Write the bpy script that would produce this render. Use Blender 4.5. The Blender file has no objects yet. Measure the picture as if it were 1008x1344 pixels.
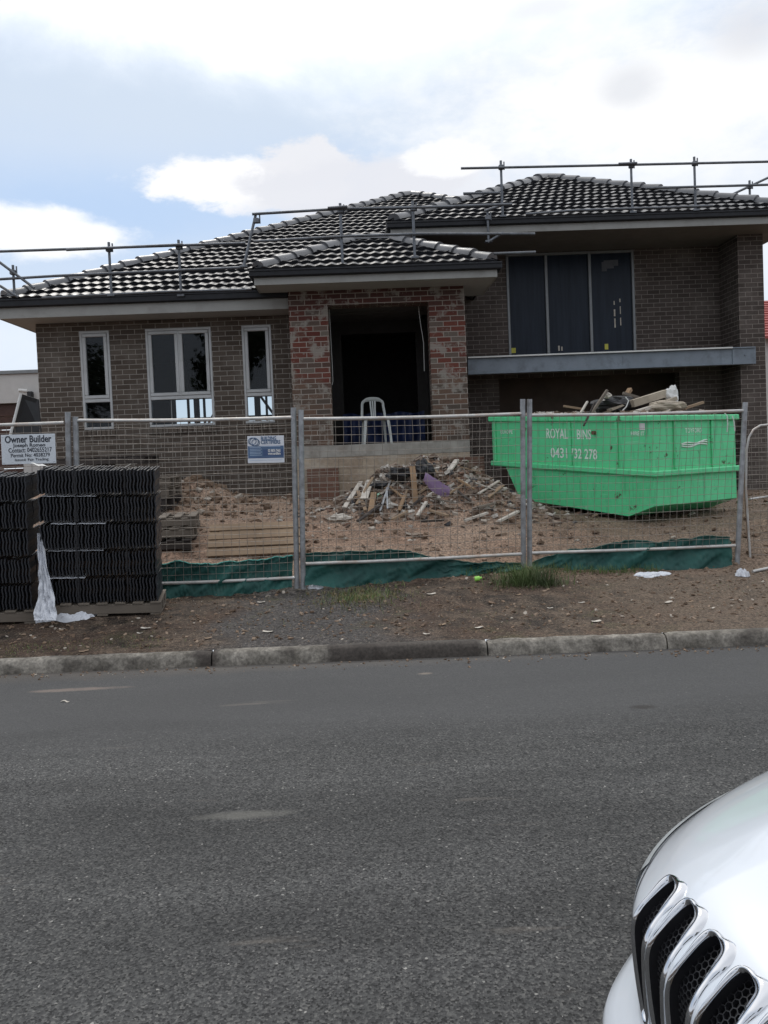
import bpy, math, random
from mathutils import Vector, Matrix, noise
random.seed(7)
R = math.radians
sc = bpy.context.scene
COL = sc.collection
# ------------------------------------------------------------------ camera
F = 1040.0; W0, H0 = 1008.0, 1344.0
PITCH, ROLL, YAW, SHIFT = R(2.0), R(2.35), R(1.5), 38.0
EYE = Vector((0, 0, 1.6))
cam = bpy.data.cameras.new("camera"); cam_o = bpy.data.objects.new("camera", cam); COL.objects.link(cam_o)
fwd = Vector((math.sin(YAW)*math.cos(PITCH), math.cos(YAW)*math.cos(PITCH), -math.sin(PITCH)))
q = fwd.to_track_quat('-Z', 'Y')
RM = (q.to_matrix() @ Matrix.Rotation(-ROLL, 3, 'Z'))
cam_o.matrix_world = Matrix.Translation(EYE) @ RM.to_4x4()
cam.sensor_width = 36; cam.sensor_fit = 'AUTO'; cam.lens = 36*F/H0
cam.shift_y = -SHIFT/H0; cam.clip_end = 3000; cam.clip_start = 0.05
sc.camera = cam_o
def ray(px, py):        # direction of a picture point
    return RM @ Vector(((px-W0/2)/F, -(py-(H0/2-SHIFT))/F, -1))
def at(px, py, Y):
    d = ray(px, py); return EYE + d*(Y/d.y)
def atz(px, py, z):
    d = ray(px, py); return EYE + d*((z-EYE.z)/d.z)
# ------------------------------------------------------------------ node helper
def mat(name):
    m = bpy.data.materials.new(name); m.use_nodes = True
    nt = m.node_tree; b = nt.nodes['Principled BSDF']
    return m, nt, b
def N(nt, t, **kw):
    n = nt.nodes.new(t)
    for k, v in kw.items():
        if k.startswith('i_'):
            key = k[2:]
            key = int(key) if key.isdigit() else key.replace('_', ' ')
            n.inputs[key].default_value = v
        else: setattr(n, k, v)
    return n
def L(nt, a, b): nt.links.new(a, b)
def ramp(nt, fac, stops, interp='LINEAR'):
    r = nt.nodes.new('ShaderNodeValToRGB'); cr = r.color_ramp; cr.interpolation = interp
    while len(cr.elements) < len(stops): cr.elements.new(0.5)
    for e, (p, c) in zip(cr.elements, stops):
        e.position = p; e.color = (c, c, c, 1) if isinstance(c, (int, float)) else (*c, 1)
    L(nt, fac, r.inputs['Fac']); return r.outputs['Color']
def noi(nt, vec, scale, detail=4, rough=.55, dist=0):
    n = N(nt, 'ShaderNodeTexNoise', i_Scale=scale, i_Detail=detail, i_Roughness=rough, i_Distortion=dist)
    if vec is not None: L(nt, vec, n.inputs['Vector'])
    return n.outputs['Fac']
def mix(nt, f, a, b, bt='MIX'):
    n = N(nt, 'ShaderNodeMix', data_type='RGBA', blend_type=bt)
    for key, v in ((0, f), (6, a), (7, b)):
        if isinstance(v, (int, float)): n.inputs[key].default_value = v if key == 0 else (v, v, v, 1)
        elif isinstance(v, tuple): n.inputs[key].default_value = (*v, 1)
        else: L(nt, v, n.inputs[key])
    return n.outputs[2]
def math_(nt, op, a, b=0.0, c=None, clamp=False):
    n = N(nt, 'ShaderNodeMath', operation=op, use_clamp=clamp)
    for i, v in enumerate((a, b) if c is None else (a, b, c)):
        if isinstance(v, (int, float)): n.inputs[i].default_value = v
        else: L(nt, v, n.inputs[i])
    return n.outputs[0]
def bump(nt, b, h, strength=.3, dist=.01):
    n = N(nt, 'ShaderNodeBump', i_Strength=strength, i_Distance=dist); L(nt, h, n.inputs['Height'])
    L(nt, n.outputs[0], b.inputs['Normal'])
def pos(nt): return N(nt, 'ShaderNodeNewGeometry').outputs['Position']
def objc(nt): return N(nt, 'ShaderNodeTexCoord').outputs['Object']
def simple(name, col, rough=.6, metal=0., var=.15, scale=6., bmp=0., spec=.5, dirt=None, dscale=3., damt=.5, coat=0):
    m, nt, b = mat(name); v = objc(nt)
    n1 = noi(nt, v, scale, 5)
    lo = tuple(c*(1-var) for c in col); hi = tuple(min(1, c*(1+var)) for c in col)
    c = ramp(nt, n1, [(.3, lo), (.7, hi)])
    if dirt:
        f = ramp(nt, noi(nt, v, dscale, 8, .65), [(.5, 0.), (.72, damt)])
        c = mix(nt, f, c, dirt)
    L(nt, c, b.inputs['Base Color'])
    r = ramp(nt, noi(nt, v, scale*2.3, 4), [(.3, max(0, rough-.1)), (.7, min(1, rough+.1))])
    L(nt, r, b.inputs['Roughness'])
    b.inputs['Metallic'].default_value = metal
    b.inputs['Specular IOR Level'].default_value = spec
    b.inputs['Coat Weight'].default_value = coat
    if bmp: bump(nt, b, noi(nt, v, scale*6, 5), bmp, .005)
    return m
# ------------------------------------------------------------------ mesh helper
def tag(o, label=None, cat=None, group=None, kind=None):
    if label: o['label'] = label
    if cat: o['category'] = cat
    if group: o['group'] = group
    if kind: o['kind'] = kind
    return o
def thing(name, label, cat, loc=(0, 0, 0), group=None):
    o = bpy.data.objects.new(name, None); COL.objects.link(o); o.location = loc
    o.empty_display_size = .1
    return tag(o, label, cat, group)
class MB:
    def __init__(s): s.v = []; s.f = []; s.mi = []; s.sm = []
    def add(s, vs, fs, mi=0, sm=False, M=None):
        o = len(s.v)
        s.v += [tuple(M @ Vector(v)) if M is not None else tuple(v) for v in vs]
        s.f += [tuple(i+o for i in f) for f in fs]; s.mi += [mi]*len(fs); s.sm += [sm]*len(fs); return s
    def box(s, x0, x1, y0, y1, z0, z1, mi=0, M=None, b=0):
        if b:
            # chamfered box
            b = min(b, (x1-x0)*.45, (y1-y0)*.45, (z1-z0)*.45)
            vs = []; 
            cs = [(x0, x1, b), (y0, y1, b), (z0, z1, b)]
            idx = {}
            for ix in (0, 1):
                for iy in (0, 1):
                    for iz in (0, 1):
                        c = (cs[0][ix], cs[1][iy], cs[2][iz]); sgn = (1-2*ix, 1-2*iy, 1-2*iz)
                        for k in range(3):   # vertex lying on face normal to axis k
                            p = [c[j]+(0 if j == k else sgn[j]*b) for j in range(3)]
                            idx[(ix, iy, iz, k)] = len(vs); vs.append(p)
            fs = []
            for k in range(3):
                a, c2 = [j for j in range(3) if j != k]
                for sd in (0, 1):
                    q = []
                    for (u, w) in ((0, 0), (1, 0), (1, 1), (0, 1)):
                        t = [0, 0, 0]; t[k] = sd; t[a] = u; t[c2] = w; q.append(idx[(*t, k)])
                    fs.append(q)
            for k in range(3):      # edges along axis k
                a, c2 = [j for j in range(3) if j != k]
                for u in (0, 1):
                    for w in (0, 1):
                        t0 = [0, 0, 0]; t0[a] = u; t0[c2] = w; t1 = list(t0); t1[k] = 1
                        fs.append([idx[(*t0, a)], idx[(*t0, c2)], idx[(*t1, c2)], idx[(*t1, a)]])
            for ix in (0, 1):
                for iy in (0, 1):
                    for iz in (0, 1): fs.append([idx[(ix, iy, iz, k)] for k in range(3)])
            # orient outwards
            cen = Vector(((x0+x1)/2, (y0+y1)/2, (z0+z1)/2)); out = []
            for f in fs:
                p = [Vector(vs[i]) for i in f]; n = (p[1]-p[0]).cross(p[2]-p[0]); m_ = sum(p, Vector())/len(p)
                out.append(f if n.dot(m_-cen) > 0 else f[::-1])
            return s.add(vs, out, mi, False, M)
        vs = [(x0, y0, z0), (x1, y0, z0), (x1, y1, z0), (x0, y1, z0), (x0, y0, z1), (x1, y0, z1), (x1, y1, z1), (x0, y1, z1)]
        return s.add(vs, [(0, 3, 2, 1), (4, 5, 6, 7), (0, 1, 5, 4), (1, 2, 6, 5), (2, 3, 7, 6), (3, 0, 4, 7)], mi, False, M)
    def tube(s, pts, r, n=8, mi=0, caps=True, M=None, sm=True, r1=None):
        pts = [Vector(p) for p in pts]; K = len(pts); vs = []; fs = []
        t0 = (pts[1]-pts[0]).normalized(); up = Vector((0, 0, 1)) if abs(t0.z) < .9 else Vector((1, 0, 0))
        a = t0.cross(up).normalized()
        for i, p in enumerate(pts):
            t = (pts[min(i+1, K-1)]-pts[max(i-1, 0)]).normalized()
            a = (a - t*a.dot(t)).normalized(); bb = t.cross(a)
            rr = r if r1 is None else r+(r1-r)*i/(K-1)
            for k in range(n):
                an = 2*math.pi*k/n; vs.append(p + (a*math.cos(an)+bb*math.sin(an))*rr)
        for i in range(K-1):
            for k in range(n):
                k2 = (k+1) % n; fs.append((i*n+k, i*n+k2, (i+1)*n+k2, (i+1)*n+k))
        s.add(vs, fs, mi, sm, M)
        if caps: s.add([vs[k] for k in range(n)], [tuple(range(n))[::-1]], mi, False, M); s.add([vs[(K-1)*n+k] for k in range(n)], [tuple(range(n))], mi, False, M)
        return s
    def grid(s, P, mi=0, sm=True, keep=None, M=None):
        r = len(P); c = len(P[0]); vs = [p for row in P for p in row]; fs = []
        for i in range(r-1):
            for j in range(c-1):
                if keep and not keep(i, j): continue
                fs.append((i*c+j, i*c+j+1, (i+1)*c+j+1, (i+1)*c+j))
        return s.add(vs, fs, mi, sm, M)
    def prism(s, poly, dvec, mi=0, M=None):
        n = len(poly); P = [Vector(p) for p in poly]; d = Vector(dvec)
        vs = P+[p+d for p in P]
        fs = [tuple(range(n))[::-1], tuple(range(n, 2*n))]+[(i, (i+1) % n, (i+1) % n+n, i+n) for i in range(n)]
        return s.add(vs, fs, mi, False, M)
    def build(s, name, mats, parent=None, label=None, fix=False):
        me = bpy.data.meshes.new(name); me.from_pydata([tuple(v) for v in s.v], [], s.f)
        for m in (mats if isinstance(mats, (list, tuple)) else [mats]): me.materials.append(m)
        me.polygons.foreach_set('material_index', s.mi); me.polygons.foreach_set('use_smooth', s.sm)
        if fix:
            import bmesh
            bm = bmesh.new(); bm.from_mesh(me); bmesh.ops.remove_doubles(bm, verts=bm.verts, dist=1e-5)
            bmesh.ops.recalc_face_normals(bm, faces=bm.faces); bm.to_mesh(me); bm.free()
        uv = me.uv_layers.new(name='UVMap').data
        for p in me.polygons:
            n = p.normal; ax, ay, az = abs(n.x), abs(n.y), abs(n.z)
            for li in p.loop_indices:
                c = me.vertices[me.loops[li].vertex_index].co
                uv[li].uv = (c.x, c.z) if (ay >= ax and ay >= az) else ((c.y, c.z) if ax >= az else (c.x, c.y))
        me.update()
        o = bpy.data.objects.new(name, me); COL.objects.link(o)
        if parent is not None:
            o.parent = parent
            if parent.parent is None and parent.type == 'EMPTY': o.matrix_parent_inverse = Matrix.Translation(parent.location).inverted()
        if label: o['label'] = label
        return o
def copy_tree(o, parent=None):
    c = o.copy(); COL.objects.link(c)
    if parent is not None: c.parent = parent; c.matrix_parent_inverse = o.matrix_parent_inverse.copy()
    for ch in list(o.children): copy_tree(ch, c)
    return c
def text_mesh(body, size, name, m, parent=None, M=None, align='LEFT', depth=.001, bold=0.0, sx=1.0):
    cu = bpy.data.curves.new(name, 'FONT'); cu.body = body; cu.size = size; cu.align_x = align; cu.extrude = depth; cu.offset = bold
    cu.resolution_u = 3
    t = bpy.data.objects.new(name, cu); COL.objects.link(t)
    bpy.context.view_layer.update()
    me = bpy.data.meshes.new_from_object(t.evaluated_get(bpy.context.evaluated_depsgraph_get()))
    bpy.data.objects.remove(t); bpy.data.curves.remove(cu)
    me.transform(Matrix.Diagonal((sx, 1, 1, 1)))
    if M is not None: me.transform(M)
    me.materials.clear(); me.materials.append(m); me.name = name
    o = bpy.data.objects.new(name, me); COL.objects.link(o)
    if parent is not None:
        o.parent = parent
        if parent.parent is None and parent.type == 'EMPTY': o.matrix_parent_inverse = Matrix.Translation(parent.location).inverted()
    return o
def join_into(o, others):
    import bmesh
    bm = bmesh.new(); bm.from_mesh(o.data)
    for t in others: bm.from_mesh(t.data)
    bm.to_mesh(o.data); bm.free()
    for t in others: bpy.data.objects.remove(t)
    return o
def lerp(a, b, t): return a+(b-a)*t
def interp(x, pts):
    if x <= pts[0][0]: return pts[0][1]
    for (x0, y0), (x1, y1) in zip(pts, pts[1:]):
        if x <= x1: return lerp(y0, y1, (x-x0)/(x1-x0))
    return pts[-1][1]
def fbm(x, y, z=0, o=4): return noise.fractal(Vector((x, y, z)), 1.0, 2.0, o)
# ------------------------------------------------------------------ materials
def brick_mat(name, c1, c2, mortar, red=False, msz=.006):
    m, nt, b = mat(name)
    uv = N(nt, 'ShaderNodeTexCoord').outputs['UV']
    # slight wobble
    wob = N(nt, 'ShaderNodeTexNoise', i_Scale=9., i_Detail=2.); L(nt, uv, wob.inputs['Vector'])
    off = N(nt, 'ShaderNodeVectorMath', operation='MULTIPLY_ADD'); L(nt, wob.outputs['Color'], off.inputs[0]); off.inputs[1].default_value = (.006, .005, 0); L(nt, uv, off.inputs[2])
    br = N(nt, 'ShaderNodeTexBrick', offset=.5, i_Scale=1., i_Mortar_Size=msz, i_Mortar_Smooth=.25, i_Bias=0., i_Brick_Width=.24, i_Row_Height=.086)
    L(nt, off.outputs[0], br.inputs['Vector'])
    br.inputs['Color1'].default_value = (0, 0, 0, 1); br.inputs['Color2'].default_value = (1, 1, 1, 1); br.inputs['Mortar'].default_value = (0, 0, 0, 1)
    g = pos(nt); sep = N(nt, 'ShaderNodeSeparateXYZ'); L(nt, g, sep.inputs[0])
    tone = ramp(nt, br.outputs['Color'], [(0, c1), (.5, tuple((a+q)/2 for a, q in zip(c1, c2))), (1, c2)])
    if red:
        redc = ramp(nt, br.outputs['Color'], [(0, (.12, .036, .028)), (.4, (.165, .055, .04)), (.7, (.10, .06, .048)), (.86, (.17, .145, .12)), (1, (.13, .05, .038))])
        zz = math_(nt, 'ADD', sep.outputs['Z'], math_(nt, 'MULTIPLY', noi(nt, g, 1.6, 3), .9))
        f1 = ramp(nt, math_(nt, 'MULTIPLY', math_(nt, 'SUBTRACT', zz, 3.2), 2.0, clamp=True), [(.25, 0.), (.6, 1.)])
        tone = mix(nt, f1, tone, redc)
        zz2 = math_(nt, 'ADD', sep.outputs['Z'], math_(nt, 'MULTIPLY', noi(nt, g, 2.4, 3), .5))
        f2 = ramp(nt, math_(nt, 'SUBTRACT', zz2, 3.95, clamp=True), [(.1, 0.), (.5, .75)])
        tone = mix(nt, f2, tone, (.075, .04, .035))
    fine = noi(nt, uv, 60, 5, .7)
    tone = mix(nt, .55, tone, ramp(nt, fine, [(.3, .35), (.7, 1.)]), 'MULTIPLY')
    mc = mix(nt, noi(nt, uv, 5, 4), tuple(c*.7 for c in mortar), mortar)
    col = mix(nt, br.outputs['Fac'], tone, mc)
    if red:
        sm = ramp(nt, noi(nt, g, 3.1, 7, .68), [(.53, 0.), (.60, .8)])
        col = mix(nt, sm, col, (.26, .24, .21))
    else:
        # pale mortar smears / efflorescence
        sm = ramp(nt, noi(nt, g, 1.3, 7, .65), [(.5, 0.), (.78, .35)])
        col = mix(nt, sm, col, tuple(c*1.0 for c in mortar))
    L(nt, col, b.inputs['Base Color']); b.inputs['Roughness'].default_value = .88; b.inputs['Specular IOR Level'].default_value = .25
    h = math_(nt, 'SUBTRACT', math_(nt, 'MULTIPLY', fine, .25), br.outputs['Fac'])
    bump(nt, b, h, .7, .008)
    return m
MT = {}
MT['brick'] = brick_mat('grey_brown_brick', (.078, .061, .049), (.128, .104, .085), (.33, .305, .27))
MT['brick_dark'] = brick_mat('dark_brown_brick', (.070, .056, .049), (.108, .087, .077), (.30, .265, .235), msz=.005)
MT['brick_red'] = brick_mat('salvaged_red_brick', (.17, .105, .075), (.10, .08, .066), (.36, .32, .28), red=True, msz=.007)
MT['brick_old'] = brick_mat('dusty_red_brick', (.20, .10, .07), (.15, .085, .065), (.30, .25, .20), msz=.006)
def tile_mat():
    m, nt, b = mat('charcoal_concrete_tile'); g = pos(nt)
    n1 = noi(nt, g, 1.2, 5); n2 = noi(nt, g, 40, 4)
    c = mix(nt, n1, (.011, .012, .015), (.022, .023, .027)); c = mix(nt, ramp(nt, n2, [(.55, 0.), (.8, .5)]), c, (.05, .05, .055))
    L(nt, c, b.inputs['Base Color'])
    tn = N(nt, 'ShaderNodeTexWhiteNoise', noise_dimensions='3D'); sn = N(nt, 'ShaderNodeVectorMath', operation='SNAP'); L(nt, g, sn.inputs[0]); sn.inputs[1].default_value = (.33, .29, 50.); L(nt, sn.outputs[0], tn.inputs[0])
    L(nt, math_(nt, 'ADD', ramp(nt, noi(nt, g, 1.4, 5), [(.38, .16), (.62, .34)]), math_(nt, 'MULTIPLY', tn.outputs[0], .16)), b.inputs['Roughness'])
    b.inputs['Specular IOR Level'].default_value = .42
    bump(nt, b, n2, .15, .003); return m
MT['tile'] = tile_mat()
MT['ridge'] = simple('ridge_cap_concrete', (.085, .088, .095), .38, var=.35, scale=3, spec=.8)
MT['gutter'] = simple('black_painted_steel', (.010, .011, .014), .5, var=.2, spec=.3)
MT['fascia'] = simple('primed_fascia_board', (.27, .27, .255), .6, var=.06, scale=2, dirt=(.12, .11, .1), damt=.4)
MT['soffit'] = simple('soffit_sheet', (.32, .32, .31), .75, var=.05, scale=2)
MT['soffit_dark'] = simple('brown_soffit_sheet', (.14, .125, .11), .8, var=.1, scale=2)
MT['frame'] = simple('window_aluminium', (.42, .43, .43), .42, var=.05, metal=.15, dirt=(.2, .2, .19), damt=.5)
MT['frame_dark'] = simple('silver_grey_frame', (.20, .21, .215), .45, var=.08, metal=.3)
MT['galv'] = simple('galvanised_steel', (.30, .31, .32), .48, .55, var=.25, scale=14, dirt=(.12, .08, .055), dscale=5, damt=.6)
MT['galv_rail'] = simple('galvanised_rail', (.50, .49, .47), .45, .4, var=.2, scale=14, dirt=(.28, .16, .09), dscale=7, damt=.7)
MT['scaf'] = simple('scaffold_tube', (.13, .14, .155), .45, .55, var=.3, scale=9, dirt=(.08, .07, .06))
MT['wire'] = simple('mesh_wire', (.26, .23, .20), .6, .4, var=.3, scale=8)
MT['rust'] = simple('rusty_steel', (.14, .075, .045), .85, var=.35, scale=18, bmp=.3)
MT['beam'] = simple('grey_primed_beam', (.17, .20, .235), .55, var=.12, scale=3, dirt=(.06, .07, .085), dscale=5, damt=.6, bmp=.1)
def block_mat():
    m, nt, b = mat('tan_blockwork'); uv = N(nt, 'ShaderNodeTexCoord').outputs['UV']; g = pos(nt)
    br = N(nt, 'ShaderNodeTexBrick', offset=.5, i_Scale=1., i_Mortar_Size=.006, i_Mortar_Smooth=.6, i_Brick_Width=.40, i_Row_Height=.20); L(nt, uv, br.inputs['Vector'])
    br.inputs['Color1'].default_value = (.36, .29, .215, 1); br.inputs['Color2'].default_value = (.43, .355, .27, 1); br.inputs['Mortar'].default_value = (.24, .20, .155, 1)
    c = mix(nt, ramp(nt, noi(nt, g, 3.2, 7, .65), [(.45, 0.), (.68, .7)]), br.outputs['Color'], (.24, .18, .13)); c = mix(nt, .5, c, ramp(nt, noi(nt, g, 26, 6, .7), [(.3, .55), (.7, 1.25)]), 'MULTIPLY')
    c = mix(nt, ramp(nt, noi(nt, g, 2.1, 5, .6), [(.55, 0.), (.66, .6)]), c, (.42, .40, .36))
    L(nt, c, b.inputs['Base Color']); b.inputs['Roughness'].default_value = .92; bump(nt, b, math_(nt, 'SUBTRACT', noi(nt, g, 18, 6), br.outputs['Fac']), .5, .008); return m
MT['conc'] = block_mat()
MT['conc_grey'] = simple('grey_concrete', (.30, .285, .255), .9, var=.2, scale=5, bmp=.4, dirt=(.14, .11, .08))
MT['dark'] = simple('painted_shade_lining', (.035, .032, .03), .9)  # near-black base colour paints in the darkness of the closed rooms
MT['ceil'] = simple('ceiling_lining', (.10, .095, .09), .9)
MT['plyb'] = simple('brown_garage_sheet', (.075, .052, .040), .8, var=.25, scale=2)
MT['stud'] = simple('timber_stud', (.16, .11, .065), .8, var=.25)
def glass_mat(name, tint, refl=.35, rough=.02, trans=.5):
    m, nt, b = mat(name); nt.nodes.remove(b); out = nt.nodes['Material Output']
    gl = N(nt, 'ShaderNodeBsdfGlossy', i_Roughness=rough); gl.inputs['Color'].default_value = (.9, .95, 1, 1)
    tr = N(nt, 'ShaderNodeBsdfTransparent'); tr.inputs['Color'].default_value = (*tint, 1)
    fr = N(nt, 'ShaderNodeFresnel', i_IOR=1.38)
    ms = N(nt, 'ShaderNodeMixShader'); L(nt, math_(nt, 'ADD', fr.outputs[0], refl, clamp=True), ms.inputs[0]); L(nt, tr.outputs[0], ms.inputs[1]); L(nt, gl.outputs[0], ms.inputs[2])
    L(nt, ms.outputs[0], out.inputs['Surface']); return m
MT['glass'] = glass_mat('window_glass', (.62, .72, .78), .0)
def film_mat():
    m, nt, b = mat('dark_blue_film'); g = pos(nt)
    s = N(nt, 'ShaderNodeVectorMath', operation='MULTIPLY'); L(nt, g, s.inputs[0]); s.inputs[1].default_value = (9, 1, .7)
    n1 = noi(nt, s.outputs[0], 1.5, 5)
    L(nt, mix(nt, n1, (.004, .007, .013), (.026, .036, .054)), b.inputs['Base Color']); b.inputs['Roughness'].default_value = .3; b.inputs['Specular IOR Level'].default_value = .16  # lighter noise tone paints cloudy reflection mottling into the film colour
    bump(nt, b, n1, .25, .01); return m
MT['film'] = film_mat()
MT['yellow'] = simple('yellow_sticker', (.45, .42, .06), .6)
MT['white'] = simple('white_plastic', (.62, .62, .60), .5, var=.05)
MT['chair'] = simple('moulded_white_plastic', (.40, .42, .41), .45, var=.06)
MT['blue'] = simple('blue_tarp', (.008, .018, .065), .6, var=.4, scale=4, bmp=.4)
MT['rend'] = simple('grey_render', (.50, .49, .47), .9, var=.05)
MT['brown'] = simple('brown_garage_door', (.055, .022, .014), .6, var=.2)
MT['signw'] = simple('white_sign_board', (.62, .66, .70), .5, var=.05)
MT['signw2'] = simple('white_sign_sheet', (.66, .68, .72), .5, var=.03)
MT['ink'] = simple('sign_ink', (.03, .035, .05), .6)
MT['navy'] = simple('sign_navy', (.05, .09, .20), .5)
MT['steelblue'] = simple('sign_steel_blue', (.075, .135, .24), .5)
MT['paleblue'] = simple('sign_pale_blue', (.45, .55, .70), .5)
MT['black'] = simple('black_plastic', (.015, .015, .017), .5)
MT['packtile'] = simple('stacked_black_tile', (.016, .018, .024), .42, var=.25, scale=5, spec=.7)
MT['packedge'] = simple('tile_cut_edge', (.13, .13, .14), .5, var=.4, scale=9)
def tile_stack_mat():
    m, nt, b = mat('black_tile'); g = pos(nt)
    c = mix(nt, noi(nt, g, 7, 5), (.011, .013, .018), (.028, .030, .036))
    L(nt, c, b.inputs['Base Color']); b.inputs['Roughness'].default_value = .38; b.inputs['Specular IOR Level'].default_value = .7; return m
MT['packtile'] = tile_stack_mat()
def wood(name, c1, c2, sc_=1.):
    m, nt, b = mat(name); v = objc(nt)
    s = N(nt, 'ShaderNodeVectorMath', operation='MULTIPLY'); L(nt, v, s.inputs[0]); s.inputs[1].default_value = (3*sc_, 3*sc_, 22*sc_)
    n1 = noi(nt, s.outputs[0], 2, 6, .65); n2 = noi(nt, v, 1.3, 4)
    c = mix(nt, n1, c1, c2); c = mix(nt, ramp(nt, n2, [(.35, 0.), (.75, .6)]), c, tuple(x*.45 for x in c1))
    L(nt, c, b.inputs['Base Color']); b.inputs['Roughness'].default_value = .85; bump(nt, b, n1, .3, .004); return m
MT['wood'] = wood('weathered_wood', (.11, .09, .072), (.26, .22, .175))
MT['wood_tan'] = wood('tan_timber', (.22, .15, .095), (.40, .29, .19))
MT['wood_dark'] = wood('dark_damp_wood', (.03, .024, .021), (.075, .06, .052))
def bin_mat():
    m, nt, b = mat('green_bin_paint'); v = objc(nt)
    n1 = noi(nt, v, 2.2, 6, .6)
    c = mix(nt, n1, (.075, .54, .22), (.13, .70, .33))
    s = N(nt, 'ShaderNodeVectorMath', operation='MULTIPLY'); L(nt, v, s.inputs[0]); s.inputs[1].default_value = (9, 9, 1.2)
    dr = ramp(nt, noi(nt, s.outputs[0], 1.1, 6, .7), [(.54, 0.), (.70, .45)])
    c = mix(nt, dr, c, (.03, .14, .06))
    ru = ramp(nt, noi(nt, v, 4.3, 9, .72), [(.605, 0.), (.65, .9)])
    c = mix(nt, ru, c, (.07, .03, .018))
    fd = ramp(nt, noi(nt, v, 7.5, 9, .7), [(.6, 0.), (.7, .35)])
    c = mix(nt, fd, c, (.35, .62, .42))
    s3 = N(nt, 'ShaderNodeVectorMath', operation='MULTIPLY'); L(nt, v, s3.inputs[0]); s3.inputs[1].default_value = (1.3, 1.3, 26)
    c = mix(nt, ramp(nt, noi(nt, s3.outputs[0], 1.0, 7, .7), [(.60, 0.), (.66, .35)]), c, (.40, .66, .48))
    s4 = N(nt, 'ShaderNodeVectorMath', operation='MULTIPLY'); L(nt, v, s4.inputs[0]); s4.inputs[1].default_value = (16, 16, .9)
    sz = N(nt, 'ShaderNodeSeparateXYZ'); L(nt, v, sz.inputs[0])
    c = mix(nt, ramp(nt, noi(nt, s4.outputs[0], 1.0, 6, .7), [(.63, 0.), (.72, .8)]), c, (.10, .045, .022))
    L(nt, c, b.inputs['Base Color']); L(nt, mix(nt, ru, .5, .9), b.inputs['Roughness'])
    bump(nt, b, noi(nt, v, 5, 5), .3, .01); return m
MT['bin'] = bin_mat()
def cloth_mat(name, c1, c2, rough=.7, tr=0):
    m, nt, b = mat(name); v = objc(nt)
    n1 = noi(nt, v, 3, 5, .6); c = mix(nt, ramp(nt, n1, [(.3, 0.), (.7, 1.)]), c1, c2)
    di = ramp(nt, noi(nt, v, 6, 7, .7), [(.55, 0.), (.75, .5)]); c = mix(nt, di, c, (.08, .07, .055))
    L(nt, c, b.inputs['Base Color']); b.inputs['Roughness'].default_value = rough
    bump(nt, b, noi(nt, v, 18, 5), .5, .01); return m
MT['shade'] = cloth_mat('green_shade_cloth', (.006, .045, .040), (.016, .105, .088))
MT['shade_hi'] = cloth_mat('teal_cloth_hem', (.06, .30, .26), (.12, .42, .36))
MT['wrap'] = simple('white_stretch_wrap', (.62, .64, .68), .35, var=.08, bmp=.2)
MT['bag_black'] = cloth_mat('black_plastic_bag', (.006, .006, .007), (.016, .016, .018), .4)
MT['purple'] = cloth_mat('purple_cloth', (.16, .10, .19), (.30, .21, .34), .8)
MT['card'] = simple('cardboard', (.26, .17, .10), .9, var=.25, scale=7)
MT['offwhite'] = simple('dusty_plasterboard', (.50, .46, .40), .85, var=.2, scale=7, dirt=(.25, .2, .15))
MT['beige'] = simple('beige_foam', (.38, .33, .26), .85, var=.2, scale=7, dirt=(.2, .15, .1))
MT['grass'] = simple('grass_blade', (.085, .13, .035), .7, var=.5, scale=2)
MT['grass_dry'] = simple('dry_grass_blade', (.16, .14, .06), .8, var=.4, scale=2)
MT['redroof'] = simple('red_roof_sheet', (.30, .05, .04), .6)
MT['lime'] = simple('lime_plastic', (.35, .75, .12), .35)
MT['mint'] = simple('mint_plastic_sheet', (.35, .62, .45), .5)
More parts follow.
